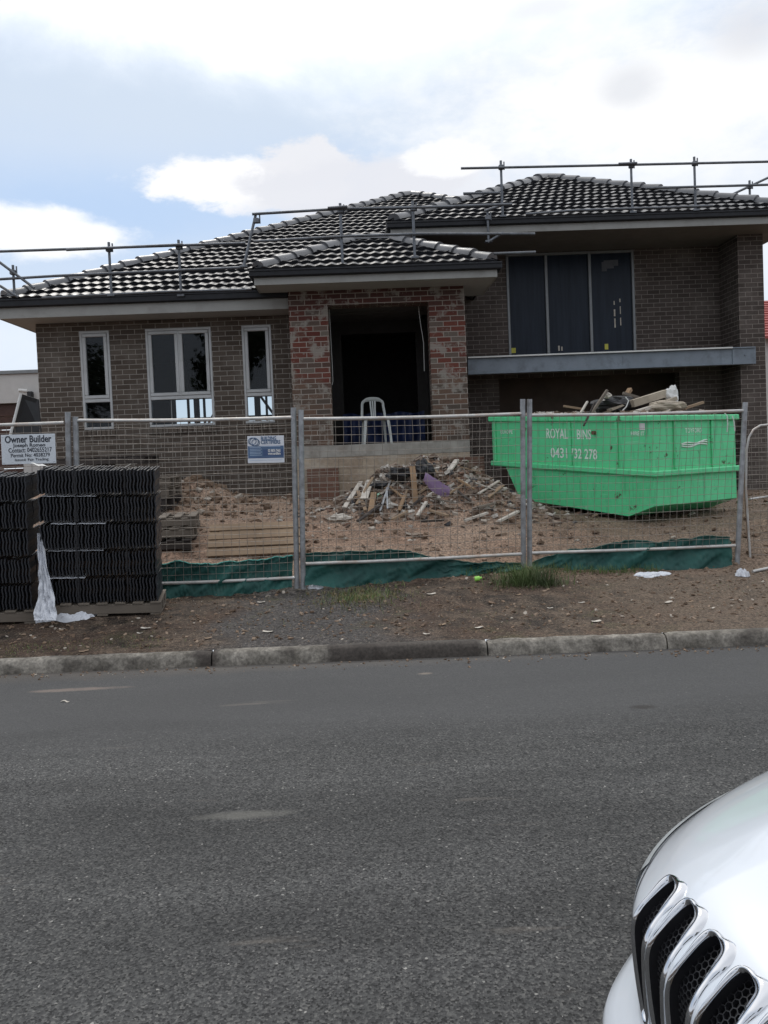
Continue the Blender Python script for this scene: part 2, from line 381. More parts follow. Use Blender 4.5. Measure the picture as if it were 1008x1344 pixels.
def ground_mat():
    m, nt, b = mat('bare_dirt'); g = pos(nt); sep = N(nt, 'ShaderNodeSeparateXYZ'); L(nt, g, sep.inputs[0])
    big = noi(nt, g, .9, 6, .6); mid = noi(nt, g, 5, 8, .65); fine = noi(nt, g, 38, 8, .7)
    site = mix(nt, big, (.25, .150, .102), (.40, .270, .190)); site = mix(nt, ramp(nt, mid, [(.42, .85), (.58, 0.)]), site, (.13, .08, .055))
    site = mix(nt, ramp(nt, noi(nt, g, .55, 3), [(.4, 0.), (.62, .8)]), site, (.34, .245, .18))
    verge = mix(nt, ramp(nt, mid, [(.38, 0.), (.62, 1.)]), (.026, .019, .015), (.125, .092, .068)); 
    vt = ramp(nt, noi(nt, g, 1.1, 4), [(.46, 0.), (.56, .7)]); verge = mix(nt, vt, verge, mix(nt, mid, (.040, .024, .017), (.105, .066, .046)))
    # old grey crossover gravel / damp patches
    cx = ramp(nt, math_(nt, 'ABSOLUTE', math_(nt, 'ADD', math_(nt, 'ADD', sep.outputs['X'], .55), math_(nt, 'MULTIPLY', math_(nt, 'SUBTRACT', noi(nt, g, 1.4, 4), .5), 1.6))), [(.55, 1.), (1.0, 0.)])
    gx = mix(nt, fine, (.022, .020, .019), (.12, .112, .108)); verge = mix(nt, math_(nt, 'MULTIPLY', cx, .9), verge, gx)
    gr = ramp(nt, noi(nt, g, 2.3, 6, .7), [(.55, 0.), (.68, .55)]); verge = mix(nt, gr, verge, (.065, .062, .026))
    f = ramp(nt, math_(nt, 'ADD', math_(nt, 'MULTIPLY', math_(nt, 'SUBTRACT', sep.outputs['Y'], 8.45), .9), math_(nt, 'MULTIPLY', mid, .5)), [(.2, 0.), (.6, 1.)])
    c = mix(nt, f, verge, site)
    rt = ramp(nt, math_(nt, 'ADD', math_(nt, 'MULTIPLY', math_(nt, 'SUBTRACT', sep.outputs['X'], 1.2), .3), math_(nt, 'MULTIPLY', big, .5)), [(.3, 0.), (.75, .65)])
    c = mix(nt, rt, c, mix(nt, mid, (.105, .075, .055), (.20, .152, .112)))
    c = mix(nt, .85, c, ramp(nt, fine, [(.36, .22), (.5, .9), (.64, 1.7)]), 'MULTIPLY')
    fl = noi(nt, g, 75, 3, .6); c = mix(nt, ramp(nt, fl, [(.62, 0.), (.68, .8)]), c, (.36, .30, .23))
    L(nt, c, b.inputs['Base Color']); b.inputs['Specular IOR Level'].default_value = .25
    L(nt, ramp(nt, mid, [(.3, .75), (.7, .95)]), b.inputs['Roughness'])
    bump(nt, b, math_(nt, 'ADD', mid, math_(nt, 'MULTIPLY', fine, .5)), .8, .04); return m
MT['ground'] = ground_mat()
def road_mat():
    m, nt, b = mat('asphalt'); g = pos(nt); sep = N(nt, 'ShaderNodeSeparateXYZ'); L(nt, g, sep.inputs[0])
    vo = N(nt, 'ShaderNodeTexVoronoi', i_Scale=130., feature='F1'); L(nt, g, vo.inputs['Vector'])
    cs = N(nt, 'ShaderNodeSeparateColor'); L(nt, vo.outputs['Color'], cs.inputs[0])
    c = ramp(nt, cs.outputs[0], [(0, (.014, .014, .014)), (.3, (.040, .040, .040)), (.6, (.058, .058, .057)), (.88, (.086, .086, .083)), (.985, (.115, .112, .106)), (.998, (.14, .138, .13)), (1, (.30, .29, .27))])
    st = N(nt, 'ShaderNodeVectorMath', operation='MULTIPLY'); L(nt, g, st.inputs[0]); st.inputs[1].default_value = (.35, 1.6, 1)
    n1 = noi(nt, st.outputs[0], 1., 6, .6)
    c = mix(nt, .75, c, ramp(nt, n1, [(.36, .62), (.64, 1.3)]), 'MULTIPLY')
    # wheel-worn smoother lane towards the far kerb
    lane = ramp(nt, math_(nt, 'ADD', math_(nt, 'MULTIPLY', math_(nt, 'SUBTRACT', sep.outputs['Y'], 4.2), .55), math_(nt, 'MULTIPLY', n1, .4)), [(.25, 0.), (.6, .75)])
    c = mix(nt, lane, c, mix(nt, noi(nt, g, 60, 5, .7), (.046, .046, .048), (.094, .094, .094)))
    # pale dusty scuffs
    s2 = N(nt, 'ShaderNodeVectorMath', operation='MULTIPLY'); L(nt, g, s2.inputs[0]); s2.inputs[1].default_value = (.8, 5.5, 1)
    sc2 = ramp(nt, noi(nt, s2.outputs[0], 1.1, 7, .6), [(.64, 0.), (.74, .5)]); c = mix(nt, sc2, c, (.17, .15, .13))
    ek = ramp(nt, math_(nt, 'ADD', math_(nt, 'MULTIPLY', math_(nt, 'SUBTRACT', sep.outputs['Y'], 5.95), 1.6), math_(nt, 'MULTIPLY', noi(nt, g, 4, 5), .35)), [(.15, 0.), (.75, .75)]); c = mix(nt, ek, c, (.145, .125, .105))
    def scuff(cx, cy, rx, ry, amt, col):
        nonlocal c
        a = math_(nt, 'DIVIDE', math_(nt, 'SUBTRACT', sep.outputs['X'], cx), rx); d = math_(nt, 'DIVIDE', math_(nt, 'SUBTRACT', sep.outputs['Y'], cy), ry)
        r2 = math_(nt, 'ADD', math_(nt, 'ADD', math_(nt, 'MULTIPLY', a, a), math_(nt, 'MULTIPLY', d, d)), math_(nt, 'MULTIPLY', math_(nt, 'SUBTRACT', noi(nt, g, 9, 5), .5), 1.6))
        c = mix(nt, ramp(nt, r2, [(.1, amt), (1., 0.)]), c, col)
    for px, py, rx, ry, am, co in ((322, 1069, .26, .05, .6, (.15, .145, .13)), (100, 905, .42, .05, .6, (.24, .19, .16)), (845, 928, .09, .05, .9, (.035, .032, .03)), (558, 884, .06, .03, .6, (.25, .21, .17))):
        p = atz(px, py, 0); scuff(p.x, p.y, rx, ry, am, co)
    L(nt, c, b.inputs['Base Color']); b.inputs['Roughness'].default_value = .85; b.inputs['Specular IOR Level'].default_value = .35
    bump(nt, b, math_(nt, 'ADD', vo.outputs['Distance'], math_(nt, 'MULTIPLY', noi(nt, g, 200, 3), .4)), .55, .006); return m
MT['road'] = road_mat()
def kerb_mat():
    m, nt, b = mat('kerb_concrete'); g = pos(nt)
    st = N(nt, 'ShaderNodeVectorMath', operation='MULTIPLY'); L(nt, g, st.inputs[0]); st.inputs[1].default_value = (1, .3, .6)
    n1 = noi(nt, g, 6, 7, .65)
    c = mix(nt, ramp(nt, n1, [(.38, 0.), (.62, 1.)]), (.12, .108, .09), (.30, .275, .235)); 
    sp_ = N(nt, 'ShaderNodeSeparateXYZ'); L(nt, g, sp_.inputs[0]); xx = math_(nt, 'ADD', sp_.outputs['X'], math_(nt, 'MULTIPLY', math_(nt, 'SUBTRACT', noi(nt, g, 7, 5), .5), .35))
    for cx_, hw_, am_ in ((.25, .66, .85), (-1.30, .13, .9), (3.0, .2, .5), (-2.3, .25, .25)):
        c = mix(nt, ramp(nt, math_(nt, 'ABSOLUTE', math_(nt, 'SUBTRACT', xx, cx_)), [(max(0, hw_-.08), am_), (hw_+.03, 0.)]), c, (.036, .028, .024))
    d = ramp(nt, noi(nt, g, 3.1, 8, .7), [(.52, 0.), (.68, .8)]); c = mix(nt, d, c, (.06, .05, .042))
    c = mix(nt, .6, c, ramp(nt, noi(nt, g, 40, 6, .7), [(.38, .4), (.62, 1.35)]), 'MULTIPLY')
    L(nt, c, b.inputs['Base Color']); b.inputs['Roughness'].default_value = .9; bump(nt, b, n1, .5, .02); return m
MT['kerb'] = kerb_mat()
def rubble_mat(name, stops):
    m, nt, b = mat(name); g = N(nt, 'ShaderNodeNewGeometry').outputs['Random Per Island']
    c = ramp(nt, g, stops, 'CONSTANT'); c = mix(nt, .5, c, ramp(nt, noi(nt, pos(nt), 30, 5, .7), [(.3, .45), (.7, 1.2)]), 'MULTIPLY')
    L(nt, c, b.inputs['Base Color']); b.inputs['Roughness'].default_value = .9; return m
MT['rubble'] = rubble_mat('mixed_rubble', [(0, (.15, .105, .075)), (.22, (.26, .20, .155)), (.4, (.10, .07, .052)), (.52, (.36, .31, .26)), (.70, (.20, .12, .085)), (.78, (.50, .47, .42)), (.93, (.05, .05, .055))])
MT['clod'] = rubble_mat('dirt_clods', [(0, (.13, .085, .055)), (.4, (.20, .135, .09)), (.7, (.26, .19, .135)), (.93, (.42, .37, .31))])
# ------------------------------------------------------------------ ground, road, kerb
def ky(x): return 6.155-.035*x+.012*fbm(x*.35, 1.7)      # kerb face line
def base_z(x, y):
    l = interp(y, [(6.2, .108), (6.6, .13), (7.2, .15), (8.3, .20), (8.6, .26), (9.2, .44), (10.3, .70), (12, .84), (13.9, .95), (17, 1.0), (40, 1.0), (900, 1.0)])
    r = interp(y, [(6.2, .108), (6.6, .125), (8.0, .145), (8.95, .175), (9.4, .36), (10.3, .60), (12, .64), (14.8, .63), (17, .8), (40, 1.0), (900, 1.0)])
    t = min(1, max(0, (x-1.2)/2.0)); t = t*t*(3-2*t)
    return lerp(l, r, t)
def mound(x, y, cx, cy, rx, ry, h):
    d = ((x-cx)/rx)**2+((y-cy)/ry)**2
    return h*math.exp(-d*1.6)*(1+.25*fbm(x*2.2, y*2.2, 5))
def gz(x, y):
    z = base_z(x, y)
    a = min(1, max(0, (y-6.5)/1.0)) if y < 30 else 0
    k = .6 if y < 8.9 else 1.25
    z += a*k*(.034*fbm(x*.9, y*.9)+.026*fbm(x*3.1, y*3.1, 3)+.014*fbm(x*8, y*8, 8))-.02*a*math.exp(-((y-7.35-.1*math.sin(x*1.3))/.12)**2)
    z += mound(x, y, -2.75, 12.6, 1.0, .75, .42)+mound(x, y, -3.3, 11.4, 1.3, .9, .22)+mound(x, y, -1.2, 12.4, .9, .6, .08)
    z += mound(x, y, 1.12, 11.3, 1.30, .82, .68)+mound(x, y, .25, 11.2, .9, .6, .20)
    z += mound(x, y, 2.5, 9.8, .8, .35, .06)
    return z
xs = [-500, -120, -40, -20, -14]+[-10+.085*i for i in range(0, 248)]+[11.5, 14, 20, 40, 120, 500]
ys_off = [.095, .13, .18]+[.24+.075*i for i in range(0, 113)]
mb = MB(); P = []
for k, yo in enumerate(ys_off):
    row = []
    for x in xs:
        y = ky(max(-12, min(12, x)))+yo
        row.append((x, y, gz(x, y) if k else .108))
    P.append(row)
for y in (15.5, 17, 20, 26, 40, 90, 250, 700): P.append([(x, y, base_z(max(-10, min(10, x)), y)-(.0 if y < 30 else .3)) for x in xs])
mb.grid(P); gr = mb.build('ground', MT['ground']); tag(gr, kind='structure')
mb = MB(); mb.grid([[(x, y, 0) for x in (-500, -60, -20, -8, -4, 0, 4, 8, 20, 60, 500)] for y in (-.9, 0, 2, 4, 6.6)])
tag(mb.build('road', MT['road']), kind='structure')
mb = MB(); mb.grid([[(x, y, .108) for x in (-500, -20, 0, 20, 500)] for y in (-700, -100, -20, -1.2)])
tag(mb.build('near_verge', MT['ground']), kind='structure')
# kerb: rolled profile in cast lengths with open joints
prof = [(0.0, -.05), (0.0, .005), (.010, .060), (.024, .092), (.045, .106), (.07, .111), (.108, .112), (.112, .04)]
def kerb(name, x0, x1, yf, sgn, joints):
    mb = MB(); js = [x0]+joints+[x1]
    for a, b_ in zip(js, js[1:]):
        n = max(2, int((min(b_, 12)-max(a, -12))/.09)) if b_ > -12 and a < 12 else 2
        g = .006; tilt = random.uniform(-.004, .004)
        P = []
        for i in range(n+1):
            x = lerp(a+g, b_-g, i/n); edge = .006 if i in (0, n) else 0
            P.append([(x, yf(x)+sgn*(dy+edge+.004*fbm(x*6, dy*9)), z-edge+tilt+.004*fbm(x*5, z*8+3)) for dy, z in prof])
        if sgn > 0: P = [r[::-1] for r in P]
        mb.grid(P, sm=True)
        for r in (P[0], P[-1]): mb.add(r, [tuple(range(len(r)))])
    return tag(mb.build(name, MT['kerb']), kind='structure')
kerb('kerb', -60, 60, lambda x: ky(max(-12, min(12, x))), 1, [-40, -20, -10, -7.4, -4.9, -3.3, -1.25, .92, 2.32, 4.75, 7.2, 9.6, 20, 40])
kerb('near_kerb', -60, 60, lambda x: -.9, -1, [-40, -20, -10, -5, -2.4, 0, 2.4, 5, 10, 20, 40])
# ------------------------------------------------------------------ the house
house = thing('unfinished_house', 'dark brick split level house under construction with charcoal tiled hip roofs', 'house', (1.0, 14.5, .9))
def wall(name, m, x0, x1, z0, z1, y, th, holes=(), parent=house, back=True):
    mb = MB(); X = sorted({x0, x1, *[h[0] for h in holes], *[h[1] for h in holes]}); Z = sorted({z0, z1, *[h[2] for h in holes], *[h[3] for h in holes]})
    def solid(i, j):
        if i < 0 or j < 0 or i >= len(X)-1 or j >= len(Z)-1: return False
        cx, cz = (X[i]+X[i+1])/2, (Z[j]+Z[j+1])/2
        return not any(h[0] < cx < h[1] and h[2] < cz < h[3] for h in holes)
    for i in range(len(X)-1):
        for j in range(len(Z)-1):
            if not solid(i, j): continue
            a, b_, c, d = X[i], X[i+1], Z[j], Z[j+1]
            mb.add([(a, y, c), (b_, y, c), (b_, y, d), (a, y, d)], [(0, 1, 2, 3)])
            mb.add([(a, y+th, c), (b_, y+th, c), (b_, y+th, d), (a, y+th, d)], [(3, 2, 1, 0)])
            if not solid(i-1, j): mb.add([(a, y, c), (a, y+th, c), (a, y+th, d), (a, y, d)], [(3, 2, 1, 0)])
            if not solid(i+1, j): mb.add([(b_, y, c), (b_, y+th, c), (b_, y+th, d), (b_, y, d)], [(0, 1, 2, 3)])
            if not solid(i, j-1): mb.add([(a, y, c), (b_, y, c), (b_, y+th, c), (a, y+th, c)], [(3, 2, 1, 0)])
            if not solid(i, j+1): mb.add([(a, y, d), (b_, y, d), (b_, y+th, d), (a, y+th, d)], [(0, 1, 2, 3)])
    return mb.build(name, m, parent)
YL = 13.9
WIN = [(-4.79, -4.28, 2.25, 3.95, 1), (-3.66, -2.53, 2.25, 3.95, 2), (-2.00, -1.49, 2.25, 3.95, 1)]
wall('front_wall', MT['brick'], -5.53, -1.11, .5, 4.10, YL, .24, [w[:4] for w in WIN])
mb = MB(); mb.box(-5.53, -5.30, YL+.24, 21.5, .5, 4.12); mb.build('side_wall', MT['brick'], house)
# rear wall of the left room with the opening that shows daylight
a1 = at(222, 515, 20.2); a2 = at(372, 560, 20.2)
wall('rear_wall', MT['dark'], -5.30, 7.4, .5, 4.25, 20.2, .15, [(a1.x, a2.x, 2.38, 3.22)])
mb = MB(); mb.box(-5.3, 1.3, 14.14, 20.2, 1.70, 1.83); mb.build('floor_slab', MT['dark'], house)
mb = MB(); mb.box(-5.3, 1.2, 14.14, 20.2, 4.13, 4.2); mb.build('ceiling', MT['ceil'], house)
mb = MB()
for px, w_ in ((228, .09), (247, .05), (258, .13), (268, .05), (283, .09), (300, .09), (318, .05), (338, .14), (350, .05), (366, .09)):
    p = at(px, 540, 19.6); mb.box(p.x-w_/2, p.x+w_/2, 19.6, 19.69, 1.83, 4.13)
p = at(240, 540, 19.5); mb.box(p.x-.2, p.x+2.4, 19.50, 19.55, 2.66, 2.71); mb.box(p.x-.2, p.x+2.4, 19.40, 19.45, 2.53, 2.56)
mb.tube([(p.x+.5, 19.3, 2.3), (p.x+1.1, 19.3, 3.3)], .03, 4); mb.tube([(p.x+1.9, 19.2, 3.2), (p.x+2.5, 19.2, 2.3)], .03, 4)
mb.build('timber_framing', MT['dark'], house)
# inner partitions closing the entry off
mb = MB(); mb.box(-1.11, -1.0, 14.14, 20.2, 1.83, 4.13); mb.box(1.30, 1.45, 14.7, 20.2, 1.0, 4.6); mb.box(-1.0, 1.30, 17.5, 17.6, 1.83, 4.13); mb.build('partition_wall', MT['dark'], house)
# sills of soldier bricks
for w in WIN:
    mb = MB(); n = round((w[1]-w[0]+.06)/.086); s = (w[1]-w[0]+.06)/n
    for i in range(n): mb.box(w[0]-.03+i*s+.004, w[0]-.03+(i+1)*s-.006, YL-.022, YL-.002, w[2]-.155+.03, w[2]-.005, b=.004)
    mb.build('window_sill', MT['brick'], house)
def frame_ring(mb, x0, x1, z0, z1, y0, y1, t, b=.006):
    mb.box(x0, x1, y0, y1, z0, z0+t, b=b); mb.box(x0, x1, y0, y1, z1-t, z1, b=b)
    mb.box(x0, x0+t, y0+.001, y1-.001, z0+t, z1-t, b=b); mb.box(x1-t, x1, y0+.001, y1-.001, z0+t, z1-t, b=b)
for w in WIN:
    x0, x1, z0, z1, k = w; zm = z0+.50
    mb = MB(); frame_ring(mb, x0, x1, z0, z1, YL-.012, YL+.09, .042); mb.box(x0+.042, x1-.042, YL-.010, YL+.088, zm-.03, zm+.03, b=.006)
    if k == 2: mb.box((x0+x1)/2-.022, (x0+x1)/2+.022, YL-.010, YL+.088, zm+.03, z1-.042, b=.005)
    wf = mb.build('window', MT['frame'], house)
    for i in range(k):
        a = x0+.045+i*((x1-x0-.09)/k+.008*i); b_ = a+(x1-x0-.09)/k-(.012 if k == 2 else 0)
        mb = MB(); frame_ring(mb, a, b_, zm+.033, z1-.045, YL-.020, YL+.05, .058, b=.008); mb.build('sash', MT['frame'], wf)
        mb = MB(); mb.grid([[(a+.05, YL+.02, zm+.08), (b_-.05, YL+.02, zm+.08)], [(a+.05, YL+.02, z1-.09), (b_-.05, YL+.02, z1-.09)]], sm=False); mb.build('glass_pane', MT['glass'], wf)
    mb = MB(); mb.grid([[(x0+.04, YL+.03, z0+.04), (x1-.04, YL+.03, z0+.04)], [(x0+.04, YL+.03, zm-.02), (x1-.04, YL+.03, zm-.02)]], sm=False); mb.build('glass_pane', MT['glass'], wf)
# ---- porch
YP = 13.2
wall('porch_front', MT['brick_red'], -1.11, 1.805, 1.80, 4.42, YP, .34, [(-.465, 1.205, 1.80, 4.11)])
for bx in ((-1.11, -.90, YP+.34, YL+.3, 1.80, 4.42), (1.595, 1.805, YP+.34, 15.7, 1.2, 4.6)): mb = MB(); mb.box(*bx); mb.build('porch_side_wall', MT['brick_red'], house)
mb = MB(); mb.box(-1.11, 1.80, YP+.008, YL+.5, .5, 1.60, b=.0); mb.build('porch_base', MT['conc'], house)
mb = MB(); mb.box(-1.113, 1.808, YP+.004, 14.14, 1.60, 1.80, b=.006); mb.build('porch_slab', MT['conc_grey'], house)
def patch(x0, x1, z0, z1): pl = MB(); pl.box(x0, x1, YP-.13, YP+.005, z0, z1, b=.006); pl.build('footing_brickwork', MT['brick_old'], house)
patch(-.92, -.40, .8, 1.43); patch(1.28, 2.02, .8, 1.52)
mb = MB(); mb.box(-.90, 1.595, YP+.35, 14.6, 4.14, 4.18); mb.build('porch_ceiling', MT['ceil'], house)
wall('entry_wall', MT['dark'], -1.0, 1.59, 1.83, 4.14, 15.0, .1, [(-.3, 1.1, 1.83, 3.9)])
for pts in ([(432, 403), (434, 440), (437, 500), (436, 505)], [(549, 402), (552, 425), (556, 450), (557, 487)]):
    mb = MB(); mb.tube([at(px, py, YP+.42) for px, py in pts], .006, 5); mb.build('hanging_cable', MT['white'], house)
# ---- right wing
YR, YB = 14.8, 15.6
BW = (2.97, 5.50, 3.42, 5.44)
wall('upper_front_wall', MT['brick_dark'], 1.26, 7.19, 3.39, 5.52, YB, .24, [BW])
wall('garage_front_wall', MT['brick_dark'], 1.81, 7.19, .3, 3.14, YB, .24, [(2.75, 6.35, .3, 3.02)])
mb = MB(); mb.box(7.19, 7.67, YR, YB+6, .3, 5.52); mb.build('brick_pier', MT['brick_dark'], house)
mb = MB(); mb.box(1.26, 1.50, YB+.24, 21, .5, 5.52); mb.build('wing_side_wall', MT['brick_dark'], house)
mb = MB(); mb.box(2.0, 7.2, 16.6, 16.66, .3, 3.14); mb.build('garage_backing', MT['plyb'], house)
mb = MB(); mb.box(1.81, 7.19, 14.80, 20, 3.14, 3.36); mb.build('balcony_slab', MT['dark'], house)
mb = MB(); mb.box(2.0, 7.2, 17.5, 17.6, 3.36, 5.5); mb.build('inner_room_wall', MT['dark'], house)
mb = MB(); x0, x1 = 2.02, 7.385; y0, y1 = 14.64, 14.76
mb.box(x0, x1, y0, y0+.012, 3.035, 3.315, b=.003); mb.box(x0, x1, y0-.045, y1, 3.315, 3.33, b=.003); mb.box(x0, x1, y0-.02, y1, 3.022, 3.035, b=.003)
for x in (4.9, 6.75): mb.box(x, x+.006, y0-.004, y0, 3.036, 3.314)
bm_ = mb.build('steel_beam', MT['beam'], house)
mb = MB(); mb.box(6.96, 7.40, y0-.016, y0-.002, 3.02, 3.34, b=.003); mb.tube([(7.2, y0-.03, 3.19), (7.2, y0-.014, 3.19)], .014, 8); mb.build('end_plate', MT['beam'], bm_)
mb = MB(); mb.box(2.02, 6.95, y0-.06, y0-.047, 3.318, 3.345, b=.003); mb.build('flashing', MT['white'], bm_)
# big triple window
x0, x1, z0, z1 = BW
mb = MB(); frame_ring(mb, x0, x1, z0, z1, YB-.02, YB+.08, .05)
m1, m2 = at(718, 400, YB).x, at(775, 395, YB).x
for xm in (m1, m2): mb.box(xm-.028, xm+.028, YB-.018, YB+.078, z0+.05, z1-.05, b=.006)
wf = mb.build('balcony_window', MT['frame_dark'], house)
for a, b_ in ((x0+.05, m1-.028), (m1+.028, m2-.028), (m2+.028, x1-.05)):
    mb = MB(); mb.box(a, b_, YB+.03, YB+.036, z0+.05, z1-.05); mb.build('film_covered_pane', MT['film'], wf)
for px, py, w_, h_ in ((674, 460, .09, .10), (796, 455, .07, .11)):
    p = at(px, py, YB+.026); mb = MB(); mb.box(p.x-w_/2, p.x+w_/2, p.y-.001, p.y+.002, p.z-h_/2, p.z+h_/2); mb.build('yellow_sticker', MT['yellow'], wf)
p = at(736, 457, YB+.026); mb = MB(); mb.box(p.x-.05, p.x-.02, p.y, p.y+.003, p.z-.05, p.z+.05); mb.box(p.x+.01, p.x+.035, p.y, p.y+.003, p.z-.05, p.z+.03); mb.build('pale_sticker', MT['offwhite'], wf)
mb = MB()
for px, py, w_, h_ in ((799, 347, .20, .16), (806, 345, .16, .12), (793, 350, .1, .18)):
    p = at(px, py, YB+.026+.0015*(px-799)*.1); mb.box(p.x-w_/2, p.x+w_/2, p.y-.001, p.y+.001, p.z-h_/2, p.z+h_/2)
mb.build('taped_notice', simple('dull_paper', (.085, .09, .10), .8), wf)
mb = MB()
for px, y0_, y1_, w_ in ((806, 395, 400, .022), (813.5, 392, 396.5, .022), (806.5, 406, 415, .03), (814, 402, 412, .018), (807, 418, 430, .026), (814.5, 417, 427, .020)):
    a = at(px, y0_, YB+.027); b_ = at(px+.5, y1_, YB+.027); mb = MB(); mb.box(a.x-w_/2, a.x+w_/2, a.y-.001, a.y+.001, b_.z, a.z); mb.build('tape_strip', MT['offwhite'], wf)
mb = MB()
for i in range(5):
    p = at(957.6+.4*i, 336+5.8*i, YB-.004); mb = MB(); mb.box(p.x-.012, p.x+.012, p.y, p.y+.004, p.z-.012, p.z+.012); mb.build('weep_vent', MT['white'], house)
for pts, Yc in (([(951, 352), (953, 378), (957, 400), (962, 430)], YB-.02), ([(955, 492), (955.5, 520), (953.5, 535), (952.5, 542)], YB-.05), ([(957, 500), (959, 515), (957, 535), (956, 545)], YB-.05)):
    mb = MB(); mb.tube([at(px, py, Yc) for px, py in pts], .006, 5); mb.build('hanging_cable', MT['offwhite'], house)
# small box under soffit
p = at(955, 315, YB-.05); mb = MB(); mb.box(p.x-.06, p.x+.06, p.y-.03, p.y+.03, p.z-.04, p.z+.04, b=.008); mb.build('junction_box', MT['offwhite'], house)
# ---- roofs
PT = .525
def inside(poly, u, v):
    c = False; n = len(poly)
    for i in range(n):
        (x1_, y1_), (x2_, y2_) = poly[i], poly[(i+1) % n]
        if (y1_ > v) != (y2_ > v) and u < (x2_-x1_)*(v-y1_)/(y2_-y1_)+x1_: c = not c
    return c
def tiled(mb, O, U, plan, fine=True):
    """O eave origin, U unit eave direction (plan), uphill = left normal of U; plan = polygon in (u, d) with d plan distance uphill"""
    O = Vector(O); U = Vector((U[0], U[1], 0)); Vd = Vector((-U.y, U.x, 0)); sl = math.sqrt(1+PT*PT)
    V = (Vd+Vector((0, 0, PT)))/sl; Nn = U.cross(V)
    poly = [(u, d*sl) for u, d in plan]
    u0 = min(p[0] for p in poly); u1 = max(p[0] for p in poly); v1 = max(p[1] for p in poly)
    nper = 8 if fine else 4; per = .176; du = per/nper; cg = .32
    nu = int((u1-u0)/du)+2; nc = int(v1/cg)+1
    for c in range(nc):
        ph = (c % 2)*.32; rows = []; jit = [random.uniform(-.005, .005) for _ in range(nu//nper+3)]
        for v_, hh in ((c*cg-.035, .030), (c*cg-.035, .060), (c*cg+.12, .042), (c*cg+cg-.02, .010)):
            row = []
            for i in range(nu):
                u = u0+i*du; w_ = math.cos(2*math.pi*(u/per+ph)); w_ = (w_*.5+.5)
                h = hh+.020*w_+jit[i//nper]
                if hh == .030 and v_ < c*cg: h = -.005+.016*w_
                row.append(O+U*u+V*v_+Nn*h)
            rows.append(row)
        def keep(i, j, c=c):
            u = u0+(j+.5)*du; v_ = (c*cg+.02, c*cg+.06, c*cg+.2)[i]; 
            return inside(poly, u, max(.01, v_))
        mb.grid(rows, sm=False, keep=keep)
    mb.add([O+U*u+V*v for u, v in poly], [tuple(range(len(poly)))])
def roof_cover(name, faces):
    mb = MB()
    for f in faces: tiled(mb, *f)
    return mb.build(name, MT['tile'], house)
def ridges(mb, p0, p1, r=.115, seg=.38, lift=.045):
    p0, p1 = Vector(p0), Vector(p1); d = p1-p0; Ln = d.length; d.normalize(); n = max(1, round(Ln/seg))
    side = d.cross(Vector((0, 0, 1))).normalized(); up = side.cross(d)
    for i in range(n):
        a = p0+d*(Ln*i/n-.03)+up*(lift+random.uniform(-.008, .008)); b_ = p0+d*(Ln*(i+1)/n)+up*(lift-.012)
        P = []
        for q_, rr in ((a, r+.014), (a+d*.04, r+.012), (b_, r-.012)):
            P.append([q_+side*math.cos(t)*rr*1.15+up*(math.sin(t)*rr-.03) for t in [math.pi*k/8 for k in range(9)]])
        mb.grid(P); mb.add(P[0], [tuple(range(9))]); mb.add(P[-1], [tuple(range(9))[::-1]])
Ex0, Ex1, Ey, Ez = -5.9, 8.98, 13.3, 4.40; hw = (Ex1-Ex0)/2; ax, ay = Ex0+hw, Ey+hw; az = Ez+PT*hw
main = roof_cover('main_roof', [
    ((Ex0, Ey, Ez), (1, 0), [(0, 0), (7.1, 0), (7.1, 2.9), (9.50, 5.38), (hw, hw)]),
    ((Ex0, Ey+2*hw, Ez), (0, -1), [(0, 0), (2*hw, 0), (hw, hw)], False),
    ((Ex1, Ey+2*hw, Ez), (-1, 0), [(0, 0), (2*hw, 0), (hw, hw)], False),
    ((Ex1, Ey+6, Ez), (0, 1), [(0, 0), (2*hw-6, 0), (hw-6, hw), (0, 6)], False)])
mb = MB(); ridges(mb, (Ex0+.12, Ey+.12, Ez+.06), (ax, ay, az)); ridges(mb, (ax+2.06, ay-2.06, az-PT*2.06), (ax, ay, az)); ridges(mb, (Ex0+.1, Ey+2*hw-.1, Ez+.05), (ax, ay, az)); mb.build('ridge_caps', MT['ridge'], main)
Rx0, Rx1, Ry, Rz = .66, 8.10, 14.1, 5.68; rh = (Rx1-Rx0)/2; rx, ry = Rx0+rh, Ry+rh; rz = Rz+PT*rh
rr_ = roof_cover('upper_roof', [((Rx0, Ry, Rz), (1, 0), [(0, 0), (2*rh, 0), (rh, rh)]), ((Rx0, Ry+2*rh, Rz), (0, -1), [(0, 0), (2*rh, 0), (rh, rh)]),
    ((Rx1, Ry, Rz), (0, 1), [(0, 0), (2*rh, 0), (rh, rh)]), ((Rx1, Ry+2*rh, Rz), (-1, 0), [(0, 0), (2*rh, 0), (rh, rh)], False)])
mb = MB()
for cx, cy in ((Rx0+.1, Ry+.1), (Rx1-.1, Ry+.1), (Rx0+.1, Ry+2*rh-.1), (Rx1-.1, Ry+2*rh-.1)): ridges(mb, (cx, cy, Rz+.055), (rx, ry, rz))
mb.build('ridge_caps', MT['ridge'], rr_)
Px0, Px1, Py, Pz = -1.59, 2.27, 12.6, 4.57; pd = 1.6
pr_ = roof_cover('porch_roof', [((Px0, Py, Pz), (1, 0), [(0, 0), (Px1-Px0, 0), (Px1-Px0-pd, pd), (pd, pd)]), ((Px0, Py+2*pd, Pz), (0, -1), [(0, 0), (2*pd, 0), (pd, pd)]),
    ((Px1, Py, Pz), (0, 1), [(0, 0), (2*pd, 0), (pd, pd)]), ((Px1, Py+2*pd, Pz), (-1, 0), [(0, 0), (Px1-Px0, 0), (Px1-Px0-pd, pd), (pd, pd)], False)])
